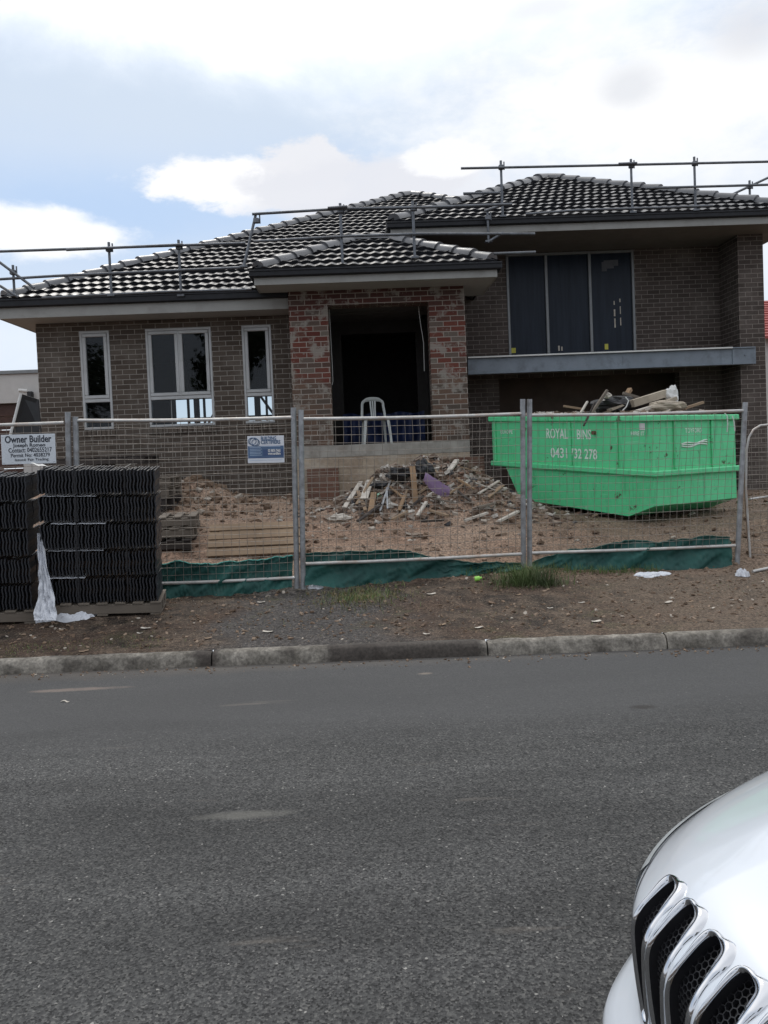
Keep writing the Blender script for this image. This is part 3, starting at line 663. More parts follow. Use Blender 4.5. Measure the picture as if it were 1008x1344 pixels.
mb = MB(); ridges(mb, (Px0+.1, Py+.1, Pz+.055), (Px0+pd, Py+pd, Pz+PT*pd)); ridges(mb, (Px1-.1, Py+.1, Pz+.055), (Px1-pd, Py+pd, Pz+PT*pd)); ridges(mb, (Px0+pd, Py+pd, Pz+PT*pd), (Px1-pd, Py+pd, Pz+PT*pd), seg=.33); mb.build('ridge_caps', MT['ridge'], pr_)
# gutters, fascias, soffits
def eaves(parent, x0, x1, y0, y1, zt, wx0, wx1, wy, left=True, right=True, gh=.12, fh=.18, smat='soffit'):
    g = MB(); zb = zt-gh
    g.box(x0-.06, x1+(.06 if right else 0), y0-.07, y0+.03, zb, zt-.005, b=.012); g.box(x0-.06, x1+(.06 if right else 0), y0-.082, y0-.062, zt-.025, zt+.006, b=.006)
    if left: g.box(x0-.061, x0+.04, y0+.03, y1, zb+.001, zt-.006, b=.01)
    if right: g.box(x1-.04, x1+.061, y0+.03, y1, zb+.001, zt-.006, b=.01)
    g.build('gutter', MT['gutter'], parent)
    f = MB(); f.box(x0+.01, x1-.01 if right else x1, y0+.004, y0+.03, zb-fh, zb-.002, b=.003)
    if left: f.box(x0+.011, x0+.035, y0+.03, y1, zb-fh+.001, zb-.002)
    if right: f.box(x1-.035, x1-.011, y0+.03, y1, zb-fh+.001, zb-.002)
    f.build('fascia_board', MT['fascia'], parent)
    s = MB(); s.box(x0+.035, x1-.035 if right else x1, y0+.03, wy+.06, zb-fh+.006, zb-fh+.018)
    if left: s.box(x0+.035, wx0+.06, wy+.06, y1, zb-fh+.006, zb-fh+.018)
    if right: s.box(wx1-.06, x1-.035, wy+.06, y1, zb-fh+.006, zb-fh+.018)
    s.build('soffit', MT[smat], parent)
eaves(main, Ex0, -1.115, Ey, Ey+2*hw, Ez, -5.53, 0, YL, True, False)
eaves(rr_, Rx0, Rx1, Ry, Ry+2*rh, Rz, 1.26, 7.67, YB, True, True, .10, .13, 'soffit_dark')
eaves(pr_, Px0, Px1, Py, Py+1.5, Pz, -1.11, 1.80, YP, True, True, .10, .12)
# ------------------------------------------------------------------ roof edge guard rails
def rails(label, Y, posts, bars, sub=None):
    c = at(posts[0][0][0], posts[0][0][1], Y)
    t = thing('roof_guardrail', label, 'guardrail', (c.x, Y, c.z-1.0), 'scaffold tube guardrails along the eaves')
    for a, b_ in posts:
        A, B = at(*a, Y), at(*b_, Y); xm = (A.x+B.x)/2 if abs(A.x-B.x) < .12 else None
        if xm is not None: A.x = B.x = xm
        mb = MB(); mb.tube([A, B], .022, 8); mb.box(B.x-.06, B.x+.06, B.y-.05, B.y+.05, B.z-.02, B.z+.015, b=.005)
        po = mb.build('post', MT['scaf'], t)
        mb = MB(); mb.box(A.x-.045, A.x+.045, A.y-.05, A.y+.02, A.z-.16, A.z-.08, b=.01); mb.tube([(A.x+.055, A.y, A.z-.02), (A.x+.055, A.y, A.z-.16)], .012, 6); mb.build('clamp', MT['scaf'], po)
    for k, pts in enumerate(bars):
        mb = MB(); dY = pts[0] if isinstance(pts[0], float) else -.045; pp = [p for p in pts if not isinstance(p, float)]
        mb.tube([at(*p, Y+dY) for p in pp], .0225, 8); mb.build('rail', MT['scaf'], t)
rails('long low tube guardrail above the left eave', 13.25, [((142, 318), (147, 388)), ((232, 315), (240, 388))],
      [[(-60, 332), (150, 325), (322, 319)], [-.10, (87, 328), (240, 321)], [(-60, 370), (75, 362), (320, 351)], [-.02, (55, 391), (215, 383), (330, 380)]])
rails('skewed tube guardrail end frame at the far left eave', 13.25, [((17, 348), (19, 388)), ((-70, 352), (-68, 392))], [[(-60, 300), (45, 378)], [(-60, 338), (24, 390)]])
rails('guardrail with a leaning end post standing on the porch roof', 12.66, [((336, 280), (320, 350)), ((445, 267), (451, 347)), ((540, 264), (546, 338))],
      [[(331, 281), (448, 274), (560, 272), (672, 268)], [-.10, (430, 273), (456, 271)], [(333, 317), (455, 310), (549, 307), (702, 307)], [-.12, (648, 333), (703, 331)]])
rails('tall tube guardrail above the right hand upper eave', 14.06, [((656, 211), (661, 284)), ((827, 209), (831, 279)), ((910, 206), (914, 276))],
      [[(605, 221), (795, 217), (1060, 211)], [-.10, (812, 215), (836, 214)], [(608, 254), (656, 253)], [(848, 247), (1060, 241)], [-.02, (690, 281), (757, 276), (935, 270)]])
rails('braced tube guardrail corner at the far right of the roof', 15.2, [((983, 237), (985, 264)), ((1075, 210), (1077, 262))], [[(955, 258), (1060, 209)], [(980, 263), (1070, 265)]])
rails('short stub of tube hanging below the upper eave by the big window', 13.95, [((640, 277), (641, 317))], [[(640, 318), (661, 305)], [(636, 277), (662, 268)], ])
# ------------------------------------------------------------------ site helpers
def gpt(px, py, y0=6.3, y1=16):
    d = ray(px, py); t = y0/d.y
    while t < y1/d.y:
        p = EYE+d*t
        if p.z <= gz(p.x, p.y): return Vector((p.x, p.y, gz(p.x, p.y)))
        t += .03
    p = EYE+d*t; return Vector((p.x, p.y, gz(p.x, p.y)))
# ------------------------------------------------------------------ temporary fence
def fence(label, TL, TR, BL, BR, pl, pr_, post_l=True, post_r=True):
    """TL.. = (px, py, Y) of the rail ends; pl/pr = ((top px,py),(bottom px,py)) of the posts"""
    tl, tr, b_l, b_r = at(*TL), at(*TR), at(*BL), at(*BR)
    c = (tl+tr)/2; t = thing('temporary_fence_panel', label, 'fence', (c.x, c.y, .22), 'temporary fence panels along the verge')
    for on, pp, Yc in ((post_l, pl, TL[2]), (post_r, pr_, TR[2])):
        if not on: continue
        A, B = at(*pp[0], Yc), at(*pp[1], Yc); mb = MB(); mb.tube([A, (A+B)/2, B], .029, 10)
        po = mb.build('post', MT['galv'], t)
    for a, b_ in ((tl, tr), (b_l, b_r)):
        n = 8; sag = .012*random.uniform(.3, 1.4); mb = MB()
        mb.tube([a.lerp(b_, i/n)+Vector((0, .004*math.sin(i*2.1), -sag*math.sin(math.pi*i/n))) for i in range(n+1)], .0185, 8); mb.build('rail', MT['galv_rail'], t)
    mb = MB(); Wd = (tr-tl).length; Hh = (tl-b_l).length; nx = int(Wd/.082); nz = int(Hh/.082)
    ph = random.random()*6
    def pt(u, v):
        p = tl.lerp(tr, u).lerp(b_l.lerp(b_r, u), v)
        return p+Vector((.010*fbm(u*3+ph, v*3), .022*fbm(u*2.5+ph, v*2.5, 4), .010*fbm(u*3, v*3+ph, 9)-.012*math.sin(math.pi*u)))
    for i in range(1, nx):
        mb.tube([pt(i/nx, j/10) for j in range(11)], 0.0026, 3, caps=False)
    for j in range(1, nz):
        mb.tube([pt(i/14, j/nz)+Vector((0, -.004, 0)) for i in range(15)], 0.0026, 3, caps=False)
    mb.build('wire_mesh', MT['wire'], t)
    return t
fence('fence panel at far left behind the roof tile stacks carrying the owner builder sign', (-190, 563, 8.32), (84, 555, 8.40), (-190, 780, 8.32), (88, 772, 8.40), ((-190, 545), (-190, 800)), ((89, 541), (94, 790)))
fence('fence panel carrying the blue and white certifier sign', (100, 552, 8.42), (385, 548, 8.32), (104, 768, 8.42), (389, 758, 8.32), ((99, 547), (105, 790)), ((385, 535), (390, 772)))
fence('middle fence panel in front of the rubble heap', (398, 550, 8.30), (686, 543, 8.70), (401, 740, 8.30), (686, 727, 8.70), ((395, 538), (398, 773)), ((686, 524), (687, 745)))
fence('fence panel in front of the green skip bin', (697, 545, 8.74), (975, 539, 9.0), (698, 726, 8.74), (965, 716, 9.0), ((695, 524), (695, 743)), ((978, 528), (967, 750)))
c = at(980, 600, 9.05); t = thing('curved_gate_frame', 'rusty curved tube frame standing at the right edge beside the brick pier', 'fence', (c.x, c.y, .22))
mb = MB(); mb.tube([at(px, py, 9.08) for px, py in ((986, 752), (982, 690), (979, 640), (980, 590), (983, 574), (989, 564), (998, 558.5), (1012, 557), (1120, 553))], .013, 8); mb.build('bent_tube', MT['galv_rail'], t)
mb = MB(); mb.tube([at(px, py, 9.11) for px, py in ((987, 757), (982, 700), (979, 650), (978, 620))], .016, 6); mb.build('rusty_upright', MT['rust'], t)
mb = MB()
for i in range(14): mb.tube([at(986+i*9.5, 562 if i else 575, 9.08), at(990+i*9.5, 745, 9.08)], 0.0026, 3, caps=False)
for j in range(18): mb.tube([at(982, 575+j*9.6, 9.08), at(1115, 572+j*9.6, 9.08)], 0.0026, 3, caps=False)
mb.build('wire_mesh', MT['wire'], t)
for pts, lab in ((((984, 657), (1010, 653), (1080, 648)), 'thin pale pipe lying on the dirt beyond the curved gate'), (((988, 753), (1010, 748), (1070, 744)), 'thin pale pipe lying at the foot of the curved gate')):
    mb = MB(); pp = [gpt(*p)+Vector((0, 0, .02)) for p in pts]; mb.tube(pp, .018, 8); tag(mb.build('pipe', MT['galv_rail']), lab, 'pipe')
# ------------------------------------------------------------------ shade cloth strips
def cloth(label, top, bot, Ya, Yb, back=.05):
    n = 150; K = 14; x0, x1 = top[0][0], top[-1][0]; P = []
    for j in range(K+1):
        row = []
        for i in range(n+1):
            u = i/n; px = lerp(x0, x1, u); Y = lerp(Ya, Yb, u)+back
            a = at(px, interp(px, top)+1.0*fbm(px*.09, 2), Y); b_ = at(px, interp(px, bot)+2*fbm(px*.05, 7), Y)
            v = j/K; p = a.lerp(b_, v)
            fold = .040*fbm(u*9+v*2, v*1.4+u*3, x0)+.030*fbm(u*26+v*7, v*3, x0+4)+.02*abs(fbm(u*14-v*9, v*4, 8))+.02*math.sin(u*40+v*5+3*fbm(u*4, v))*(.3+v*.7)+.015*math.sin((v*9+u*14))
            p.y += fold-.10*v*v+.0; p.z += .01*fbm(u*12, v*3, 6)
            row.append(p)
        P.append(row)
    mb = MB(); mb.grid(P); o = mb.build('shade_cloth', MT['shade']); tag(o, label, 'shade cloth', 'strips of green shade cloth tied low on the fence')
    h = MB(); h.tube([p+Vector((0, -.006, .004)) for p in P[0]], .007, 5); hm = h.build('hem', MT['shade_hi'] if 'sagging' in label else MT['shade'], o)
    return o
cloth('green shade cloth strip with a sagging pale teal hem, beside the roof tile stack', [(196, 745), (206, 742), (236, 737), (268, 741), (319, 737), (384, 730)], [(196, 784), (280, 783), (384, 769)], 8.38, 8.32)
cloth('green shade cloth strip humped in its middle, below the rubble heap', [(401, 727), (474, 724), (528, 722), (558, 731), (608, 738), (684, 740)], [(401, 766), (450, 769), (540, 766), (600, 757), (684, 745)], 8.30, 8.70)
cloth('green shade cloth strip rising to the right, below the skip bin', [(699, 738), (746, 723), (779, 719), (822, 710), (866, 712), (925, 704), (959, 706)], [(699, 754), (760, 757), (860, 756), (959, 748)], 8.74, 8.98)
# ------------------------------------------------------------------ signs
def frame_from(A, B, D):      # A top-left, B top-right, D bottom-left -> matrix (x right, y up, z out)
    x = (B-A).normalized(); y = (A-D).normalized(); z = x.cross(y).normalized(); y = z.cross(x)
    M = Matrix((x, y, z)).transposed().to_4x4(); M.translation = A; return M, (B-A).length, (A-D).length
A, B, D = at(1, 571, 8.27), at(72, 569, 8.30), at(1, 610, 8.27); M, w_, h_ = frame_from(A, B, D)
sg = thing('owner_builder_sign', 'white owner builder sign with black lettering hung on the left fence panel', 'sign', D)
mb = MB(); mb.box(0, w_, -h_, 0, -.003, .003, M=M, b=.001)
for x in (.02, w_-.02):
    for y in (-.02, -h_+.02): mb.tube([M @ Vector((x, y, .003)), M @ Vector((x, y, .008))], .006, 6)
mb.build('board', MT['signw'], sg)
for txt, s, fx, fy, bo in (('Owner Builder', .100, .50, .27, .0022), ('Joseph Romeo', .052, .52, .42, .001), ('Contact: 0402655217', .066, .53, .60, .0008), ('Permit No: 4038279', .054, .53, .76, .0006), ('Issued: Fair Trading', .036, .55, .89, .0004)):
    t_ = text_mesh(txt, s, 'lettering', MT['ink'], None, None, 'CENTER', .0006, bo)
    wid = max(v.co.x for v in t_.data.vertices)-min(v.co.x for v in t_.data.vertices)
    tw = {.100: .86, .052: .60, .066: .80, .054: .72, .036: .62}[s]*w_
    t_.data.transform(M @ Matrix.Translation((fx*w_, -fy*h_, .005)) @ Matrix.Diagonal((tw/wid, 1, 1, 1)))
    t_.parent = sg; t_.matrix_parent_inverse = Matrix.Translation(sg.location).inverted()
A, B, D = at(324.5, 572.5, 8.30), at(372.5, 571.5, 8.29), at(324.5, 608, 8.30); M, w_, h_ = frame_from(A, B, D)
sg = thing('certifier_sign', 'small blue and white building certifiers sign hung on the mesh beside the double post', 'sign', D)
mb = MB(); mb.box(0, w_, -h_, 0, -.003, .003, M=M, b=.001); mb.build('board', MT['signw2'], sg)
mb = MB(); mb.box(.004, w_-.004, -h_*.82, -h_*.37, .0032, .004, M=M); mb.build('blue_band', MT['steelblue'], sg)
mb = MB(); mb.box(.004, w_-.004, -h_*.82, -h_*.79, .0042, .005, M=M); mb.box(w_*.42, w_-.006, -h_*.75, -h_*.50, .0042, .0048, M=M); mb.build('dark_stripes', MT['navy'], sg)
mb = MB()
for k in range(6): mb.box(w_*.06, w_*(.36+.03*(k % 2)), -h_*(.44+.055*k), -h_*(.425+.055*k), .0044, .005, M=M)
mb.box(w_*.05, w_*.9, -h_*.40, -h_*.385, .0044, .005, M=M); mb.box(w_*.05, w_*.95, -h_*.9, -h_*.885, .0044, .005, M=M); mb.build('small_print', MT['paleblue'], sg)
mb = MB()
for cx, cy, r_ in ((.135, .15, .040), (.185, .17, .045), (.23, .20, .040)):
    mb.tube([M @ Vector((w_*cx+math.cos(a)*r_, -h_*cy-.012+math.sin(a)*r_*.9, .006)) for a in [math.pi*2*i/20 for i in range(21)]], .0035, 4)
mb.build('ring_logo', MT['steelblue'], sg)
for txt, s, x, y, m_, wd in (('BUILDING', .055, .37, .16, 'steelblue', .42), ('CERTIFIERS', .055, .37, .30, 'steelblue', .53), ('02 9876 7465', .040, .56, .60, 'white', .34), ('www.certifiers', .036, .56, .70, 'white', .34)):
    t_ = text_mesh(txt, s, 'lettering', MT[m_], None, None, 'LEFT', .0004, .0016)
    wid = max(v.co.x for v in t_.data.vertices); t_.data.transform(M @ Matrix.Translation((x*w_, -y*h_, .0055)) @ Matrix.Diagonal((wd*w_/wid, 1, 1, 1)))
    t_.parent = sg; t_.matrix_parent_inverse = Matrix.Translation(sg.location).inverted()
# ------------------------------------------------------------------ pallets of roof tiles
def pallet_parts(t, W_=1.1, D_=.95, m='wood', slats=7, sw=.10):
    for k in range(3):
        mb = MB(); y = lerp(0, D_-.09, k/2); mb.box(0, W_, y, y+.09, .02, .11, b=.004); mb.build('bearer', MT[m], t)
    for k in range(slats):
        mb = MB(); x = lerp(0, W_-sw, k/(slats-1)); mb.box(x+random.uniform(-.006, .006), x+sw, -.01, D_+.01, .112, .132, b=.003); mb.build('slat', MT[m], t)
    for k in range(3):
        mb = MB(); x = lerp(0, W_-.10, k/2); mb.box(x, x+.1, 0, D_, 0, .018, b=.003); mb.build('slat', MT[m], t)
def pack_mesh(w_, h_, seed):
    rnd = random.Random(seed); mb = MB(); n = int(w_/.030)
    for row, (y0, y1) in enumerate(((0, .205), (.215, .42))):
        for i in range(n):
            ln_ = rnd.uniform(-.003, .003)+.005*math.sin(i*.23+seed); x = i*w_/n+rnd.uniform(-.003, .003); th = .0125; zt = h_-rnd.uniform(.0, .014)-(.02 if rnd.random() < .06 else 0); yo = rnd.uniform(-.008, .008)-(.012 if rnd.random() < .1 else 0); K = 14
            pr = []
            for k in range(K+1):
                z = .004+zt*k/K; xx = x+ln_*(z/h_-.5)+.0040*math.sin(z*2*math.pi/.118+.6)+.0012*math.sin(z*2*math.pi/.04); pr.append((xx, z))
            vs = [(a, y0+yo, z) for a, z in pr]+[(a+th, y0+yo, z) for a, z in pr]+[(a, y1+yo, z) for a, z in pr]+[(a+th, y1+yo, z) for a, z in pr]
            m_ = K+1; fs = []
            for k in range(K):
                fs += [(k, m_+k, m_+k+1, k+1), (2*m_+k+1, 3*m_+k+1, 3*m_+k, 2*m_+k), (k+1, 2*m_+k+1, 2*m_+k, k), (m_+k, 3*m_+k, 3*m_+k+1, m_+k+1)]
            fs += [(K, m_+K, 3*m_+K, 2*m_+K), (0, 2*m_, 3*m_, m_)]; mb.add(vs, fs)
    return mb
LAYN = ['bottom', 'second from bottom', 'middle', 'second from top', 'top']
def tile_stack(which, ref, w_, rot, n_lay=5, h_=.258):
    M = Matrix.Translation(ref) @ Matrix.Rotation(rot, 4, 'Z') @ Matrix.Rotation(R(2.6), 4, 'Y') @ Matrix.Rotation(R(5), 4, 'X')
    p = thing('pallet', 'wooden pallet under the '+which+' stack of black roof tiles', 'pallet', (0, 0, 0), 'pallets under the roof tiles')
    pallet_parts(p, w_+.02, .46); p.matrix_world = M
    for k in range(n_lay):
        t = thing('roof_tile_pack', f'{LAYN[k]} layer of black roof tiles in the {which} stack', 'roof tiles', (0, 0, 0), 'layers of black roof tiles stacked on edge')
        pack_mesh(w_, h_-.026, k*7+len(which)).build('tiles', MT['packtile'], t)
        mb = MB(); a = random.uniform(0, .1); b_ = a+random.uniform(.2, .55)*w_; P = []
        for j in range(2):
            P.append([(lerp(a, b_, i/14), -.012+j*.25, h_-.014+.003*math.sin(i*1.7)+(0 if j else -.004*math.sin(i*.9)**2)) for i in range(15)])
        mb.grid(P)
        if k < n_lay-1: mb.build('plastic_separator', MT['wrap'], t)
        mb = MB()
        pass
        for x in (w_*.3, w_*.72):
            mb = MB(); mb.box(x, x+.014, -.010, -.0085, 0, h_-.012); mb.box(x, x+.014, -.0085, .42, h_-.0085, h_-.007); mb.build('strap', MT['black'], t)
        t.matrix_world = M @ Matrix.Translation((random.uniform(-.008, .008), random.uniform(-.008, .008), .134+k*h_))
YS = 7.48
r0 = at(55, 806, YS); r1 = at(206, 801, YS); r0.z = gz(r0.x+.5, YS+.1)+.025; tile_stack('right hand', r0, (r1-r0).length-.01, R(8))
l1 = at(47, 808, YS+.02); l0 = l1+Vector((-1.12, -.13, 0)); l0.z = gz(l0.x+.5, YS+.1)+.025; tile_stack('left hand', l0, 1.10, R(7))
# stretch wrap hanging in the gap between the two stacks and pooled on the ground
def crumple(name, label, cat, center, rx, ry, h, m, seed=0, n=26, group=None, rot=0):
    P = []
    for j in range(n+1):
        row = []
        for i in range(n+1):
            u, v = i/n*2-1, j/n*2-1; r_ = min(1, math.hypot(u*.95, v*.95)); s_ = max(abs(u), abs(v)); q_ = s_/max(1e-6, math.hypot(u, v)) if s_ > 0 else 1
            uu, vv = u*q_, v*q_; k = 1+.35*fbm(uu*1.6+seed, vv*1.6, seed)
            x, y = uu*rx*k, vv*ry*k; x, y = x*math.cos(rot)-y*math.sin(rot), x*math.sin(rot)+y*math.cos(rot)
            env = max(0, 1-(uu*uu+vv*vv))**.55
            z = env*h*(.75+.55*fbm(uu*2.6+seed, vv*2.6, 2)+.35*abs(fbm(uu*6, vv*6, seed)))
            row.append((center[0]+x, center[1]+y, gz(center[0]+x, center[1]+y)+.004+max(0, z) if center[2] is None else center[2]+max(0, z)))
        P.append(row)
    mb = MB(); mb.grid(P, sm=False); o = mb.build(name, m); return tag(o, label, cat, group)
P = []; path = [(52, 700, 7.44, 2), (54, 715, 7.42, 5), (57, 740, 7.40, 8), (60, 765, 7.38, 12), (62, 785, 7.34, 16), (62, 800, 7.28, 20), (75, 812, 7.18, 26), (88, 800, 7.05, 16), (105, 803, 6.98, 15), (120, 812, 6.92, 9)]
path = [(52, 700, 7.44, 2), (54, 715, 7.42, 4), (57, 740, 7.40, 7), (60, 765, 7.38, 11), (61, 785, 7.36, 15), (60, 803, 7.33, 18), (60, 814, 7.27, 19)]
for k in range(len(path)*5-4):
    i = min(len(path)-2, k//5); f = k/5-i; px, py, Y, wd = [lerp(path[i][q_], path[i+1][q_], f) for q_ in range(4)]
    wd *= .78; P.append([at(px-wd+2*wd*j/16, py, Y)+Vector((0, -.02*abs(math.sin(j*1.3+k*.17))-.03*fbm(j*.3, k*.22), .012*fbm(j*.4, k*.3, 3))) for j in range(17)])
mb = MB(); mb.grid(P, sm=False); sw = mb.build('stretch_wrap', MT['wrap']); tag(sw, 'white stretch wrap hanging in the gap between the tile stacks', 'plastic wrap')
g1 = gpt(92, 812); crumple('plastic_sheet', 'crumpled white plastic sheet pooled on the ground in front of the tile pallets', 'plastic sheet', (g1.x+.02, g1.y+.0, None), .27, .09, .085, MT['wrap'], 3, rot=.05)
g1 = gpt(56, 815); crumple('plastic_sheet', 'small white heap of wrap below the hanging strip', 'plastic sheet', (g1.x, g1.y, None), .10, .08, .12, MT['wrap'], 9)
a = at(45, 612, 7.75); mb = MB(); P = [[Vector((a.x+.20*i/8, a.y-.10+.04*j+(-.18*i/8), a.z+.03+.006*math.sin(i+j)-.035*i/8)) for j in range(4)] for i in range(9)]; mb.grid(P, sm=False); tag(mb.build('plastic_strip', MT['white']), 'short white plastic strip lying on top of the tile stacks under the sign', 'plastic strip')
# ------------------------------------------------------------------ pallets and timber behind the fence
def pallet(label, loc, rz=0, rx=0, W_=1.15, D_=1.0, m='wood_dark', sl=7, grp='wooden pallets behind the fence', sw=.10):
    t = thing('pallet', label, 'pallet', (0, 0, 0), grp); pallet_parts(t, W_, D_, m, sl)
    t.matrix_world = Matrix.Translation(loc) @ Matrix.Rotation(rz, 4, 'Z') @ Matrix.Rotation(rx, 4, 'X'); return t
p = gpt(270, 738); t = pallet('pale slatted pallet propped on edge by the dirt, left of the double fence post', (0, 0, 0), 0, 0, .46, 1.12, 'wood_tan', 4, sw=.046)
t.matrix_world = Matrix.Translation((p.x+1.12, p.y+.18, p.z-.04)) @ Matrix.Rotation(R(48), 4, 'X') @ Matrix.Rotation(R(90), 4, 'Z')
b0 = at(140, 735, 9.6); zb = gz(b0.x, 9.7)
for k, (lab, m_) in enumerate((('lowest pallet of the near stack beside the black tiles', 'wood_dark'), ('second pallet up of the near stack beside the black tiles', 'wood'), ('topmost pallet of the near stack beside the black tiles', 'wood'))):
    pallet(lab, (b0.x-.17+.03*k, 9.55+.02*k, zb-.02+k*.136), R(3+3*k), 0, 1.18, .9, m_)
b0 = at(130, 690, 11.0); zb = gz(b0.x, 11.0)
for k, lab in enumerate(('lowest pallet of the far stack behind the black tiles', 'second pallet up of the far stack behind the black tiles', 'third pallet up of the far stack behind the black tiles', 'topmost pallet of the far stack behind the black tiles')):
    pallet(lab, (b0.x-.28+.02*k, 10.9+.03*k, zb-.02+k*.14), R(-2+2*k), 0, 1.2, 1.0, 'wood' if k > 1 else 'wood_dark')
b0 = at(100, 615, 12.7); zb = gz(b0.x, 12.7)
for k, lab in enumerate(('lowest board crate against the brick wall under the left window', 'middle board crate against the brick wall under the left window', 'topmost board crate against the brick wall under the left window')):
    t = pallet(lab, (b0.x-.1-.05*k+(.0 if k < 2 else -.2), 12.4, zb+k*.37), R(1-1*k), 0, 1.75-.1*k, .9, 'wood_dark' if k != 1 else 'wood', 7, 'board crates against the wall')
    t.name = 'board_crate'; t['category'] = 'crate'
    for yy in (-.02,):
        mb = MB(); mb.box(0, 1.75-.1*k, yy-.02, yy, .03, .30, b=.004); mb.build('side_board', MT['wood_dark' if k != 1 else 'wood'], t)
A = at(28, 517, 9.6); B = at(50, 524, 9.8); Cc = at(54, 572, 9.8); D = at(14, 572, 9.6)
mb = MB(); mb.prism([A, B, Cc, D], (0, .03, 0)); lb = mb.build('leaning_board', MT['black']); tag(lb, 'black board with a white edge leaning behind the owner builder sign', 'board')
mb = MB(); mb.tube([A+Vector((0, -.012, .0)), D+Vector((0, -.012, 0))], .016, 6); mb.build('edge_strip', MT['white'], lb)
# ------------------------------------------------------------------ white chair on the porch
cp = at(494, 584, 13.52); ch = thing('plastic_chair', 'white moulded plastic chair standing in the dark brick porch opening', 'chair', (0, 0, 0))
def strip(mb, pts, w0, w1, th, M=None):   # tapered flat bar along pts, width along x-ish
    K = len(pts)
    P = []
    for i, p in enumerate(pts):
        w_ = lerp(w0, w1, i/(K-1))/2; p = Vector(p); P.append([p+Vector((-w_, 0, 0)), p+Vector((w_, 0, 0)), p+Vector((w_, th, 0)), p+Vector((-w_, th, 0)), p+Vector((-w_, 0, 0))])
    mb.grid(P, sm=False); mb.add(P[0][:4], [(0, 1, 2, 3)]); mb.add(P[-1][:4], [(3, 2, 1, 0)])
mb = MB(); P = []
for j in range(9):
    v = j/8; row = []
    for i in range(13):
        u = i/12*2-1; row.append((u*(.215+.01*v)-.0, lerp(-.21, .20, v), .435-.018*(1-u*u)*(1-(2*v-1)**2)+.0-.02*v-(.02 if j == 0 else 0)-(.012 if abs(u) == 1 else 0)))
    P.append(row)
mb.grid(P); mb.grid([[Vector(p)-Vector((0, 0, .012)) for p in r] for r in P[::-1]]); mb.tube([P[0][i] for i in range(13)], .012, 6); mb.build('seat', MT['chair'], ch)
for sx in (-1, 1):
    mb = MB(); strip(mb, [(sx*.185, -.20, .43), (sx*.205, -.22, .25), (sx*.228, -.235, 0)], .050, .034, .030); mb.build('leg', MT['chair'], ch)
    mb = MB(); strip(mb, [(sx*.175, .17, .42), (sx*.19, .21, .22), (sx*.205, .25, 0)], .050, .034, .030); mb.build('leg', MT['chair'], ch)
mb = MB(); arch = []
for i in range(17):
    a = math.pi*i/16; arch.append((-math.cos(a)*.185*(1 if True else 1), .26, .64+math.sin(a)**.55*.14))
pts = [(-.20, .19, .42), (-.197, .215, .52)]+arch+[(.197, .215, .52), (.20, .19, .42)]
P = []
for i, p in enumerate(pts):
    p = Vector(p); d_ = (Vector(pts[min(i+1, len(pts)-1)])-Vector(pts[max(i-1, 0)])).normalized(); n_ = d_.cross(Vector((0, 1, 0))).normalized()
    w_ = .024 if 3 < i < len(pts)-4 else .021
    if 6 < i < len(pts)-7: w_ = .034
    P.append([p+n_*w_, p+n_*w_+Vector((0, .022, 0)), p-n_*w_+Vector((0, .022, 0)), p-n_*w_, p+n_*w_])
mb.grid(P); 
for sx, w_ in ((-.035, .022), (.0, .018), (.035, .022)):
    strip(mb, [(sx*.8, .20, .42), (sx, .24, .60), (sx*1.2, .262, .76)], w_, w_+.006, .014)
mb.build('backrest', MT['chair'], ch)
ch.matrix_world = Matrix.Translation((cp.x, 13.50, 1.802)) @ Matrix.Rotation(R(7), 4, 'Z')
# blue tarp behind the chair
mb = MB(); P = []
for j in range(9):
    P.append([(lerp(-.32, 1.15, i/40), 14.3+.05*math.sin(i*.9)+.04*fbm(i*.3, j*.4), lerp(1.82, 2.36, j/8)+.02*math.sin(i*.5)) for i in range(41)])
mb.grid(P); tag(mb.build('blue_tarp', MT['blue']), 'dark blue tarp hung low inside the porch opening behind the chair', 'tarp')
# ------------------------------------------------------------------ skip bin
Cn = Vector((3.86, 10.0, 0)); Ld = Vector((-.50, .866, 0)).normalized(); 
zc = at(857, 664, 10.0).z
cw = at(857, 600, 10.0); lw = at(646, 575, 12.75); ew = at(963, 575, 10.9)
Lx = Vector((lw.x-cw.x, lw.y-cw.y, 0)); Wx = Vector((ew.x-cw.x, ew.y-cw.y, 0)); BL_, BW_ = Lx.length, Wx.length
Lu = Lx.normalized(); Wu = Vector((-Lu.y, Lu.x, 0)); Wu = Wu if Wu.dot(Wx) > 0 else -Wu; Wu = (Wu*.55+Wx.normalized()*.45).normalized()
zr = at(857, 545, 10.0).z; zrl = at(646, 547, 12.75).z; tilt = (zrl-zr)/BL_
Lt = (Lu+Vector((0, 0, tilt))).normalized(); Up = Vector((0, 0, 1))
BM = Matrix((Lt, Wu, Up)).transposed().to_4x4(); BM.translation = Vector((cw.x, cw.y, zr))    # local: x along side to the far left, y into depth, z up; rim at z=0
bn = thing('skip_bin', 'bright green steel skip bin full of building waste on the driveway', 'skip bin', (cw.x, cw.y, zc-.1))
L_, W_ = BL_, BW_; zs = -.735; zl = -1.16; zb_ = -1.33
def BP(l, w__, z): return BM @ Vector((l, w__, z))
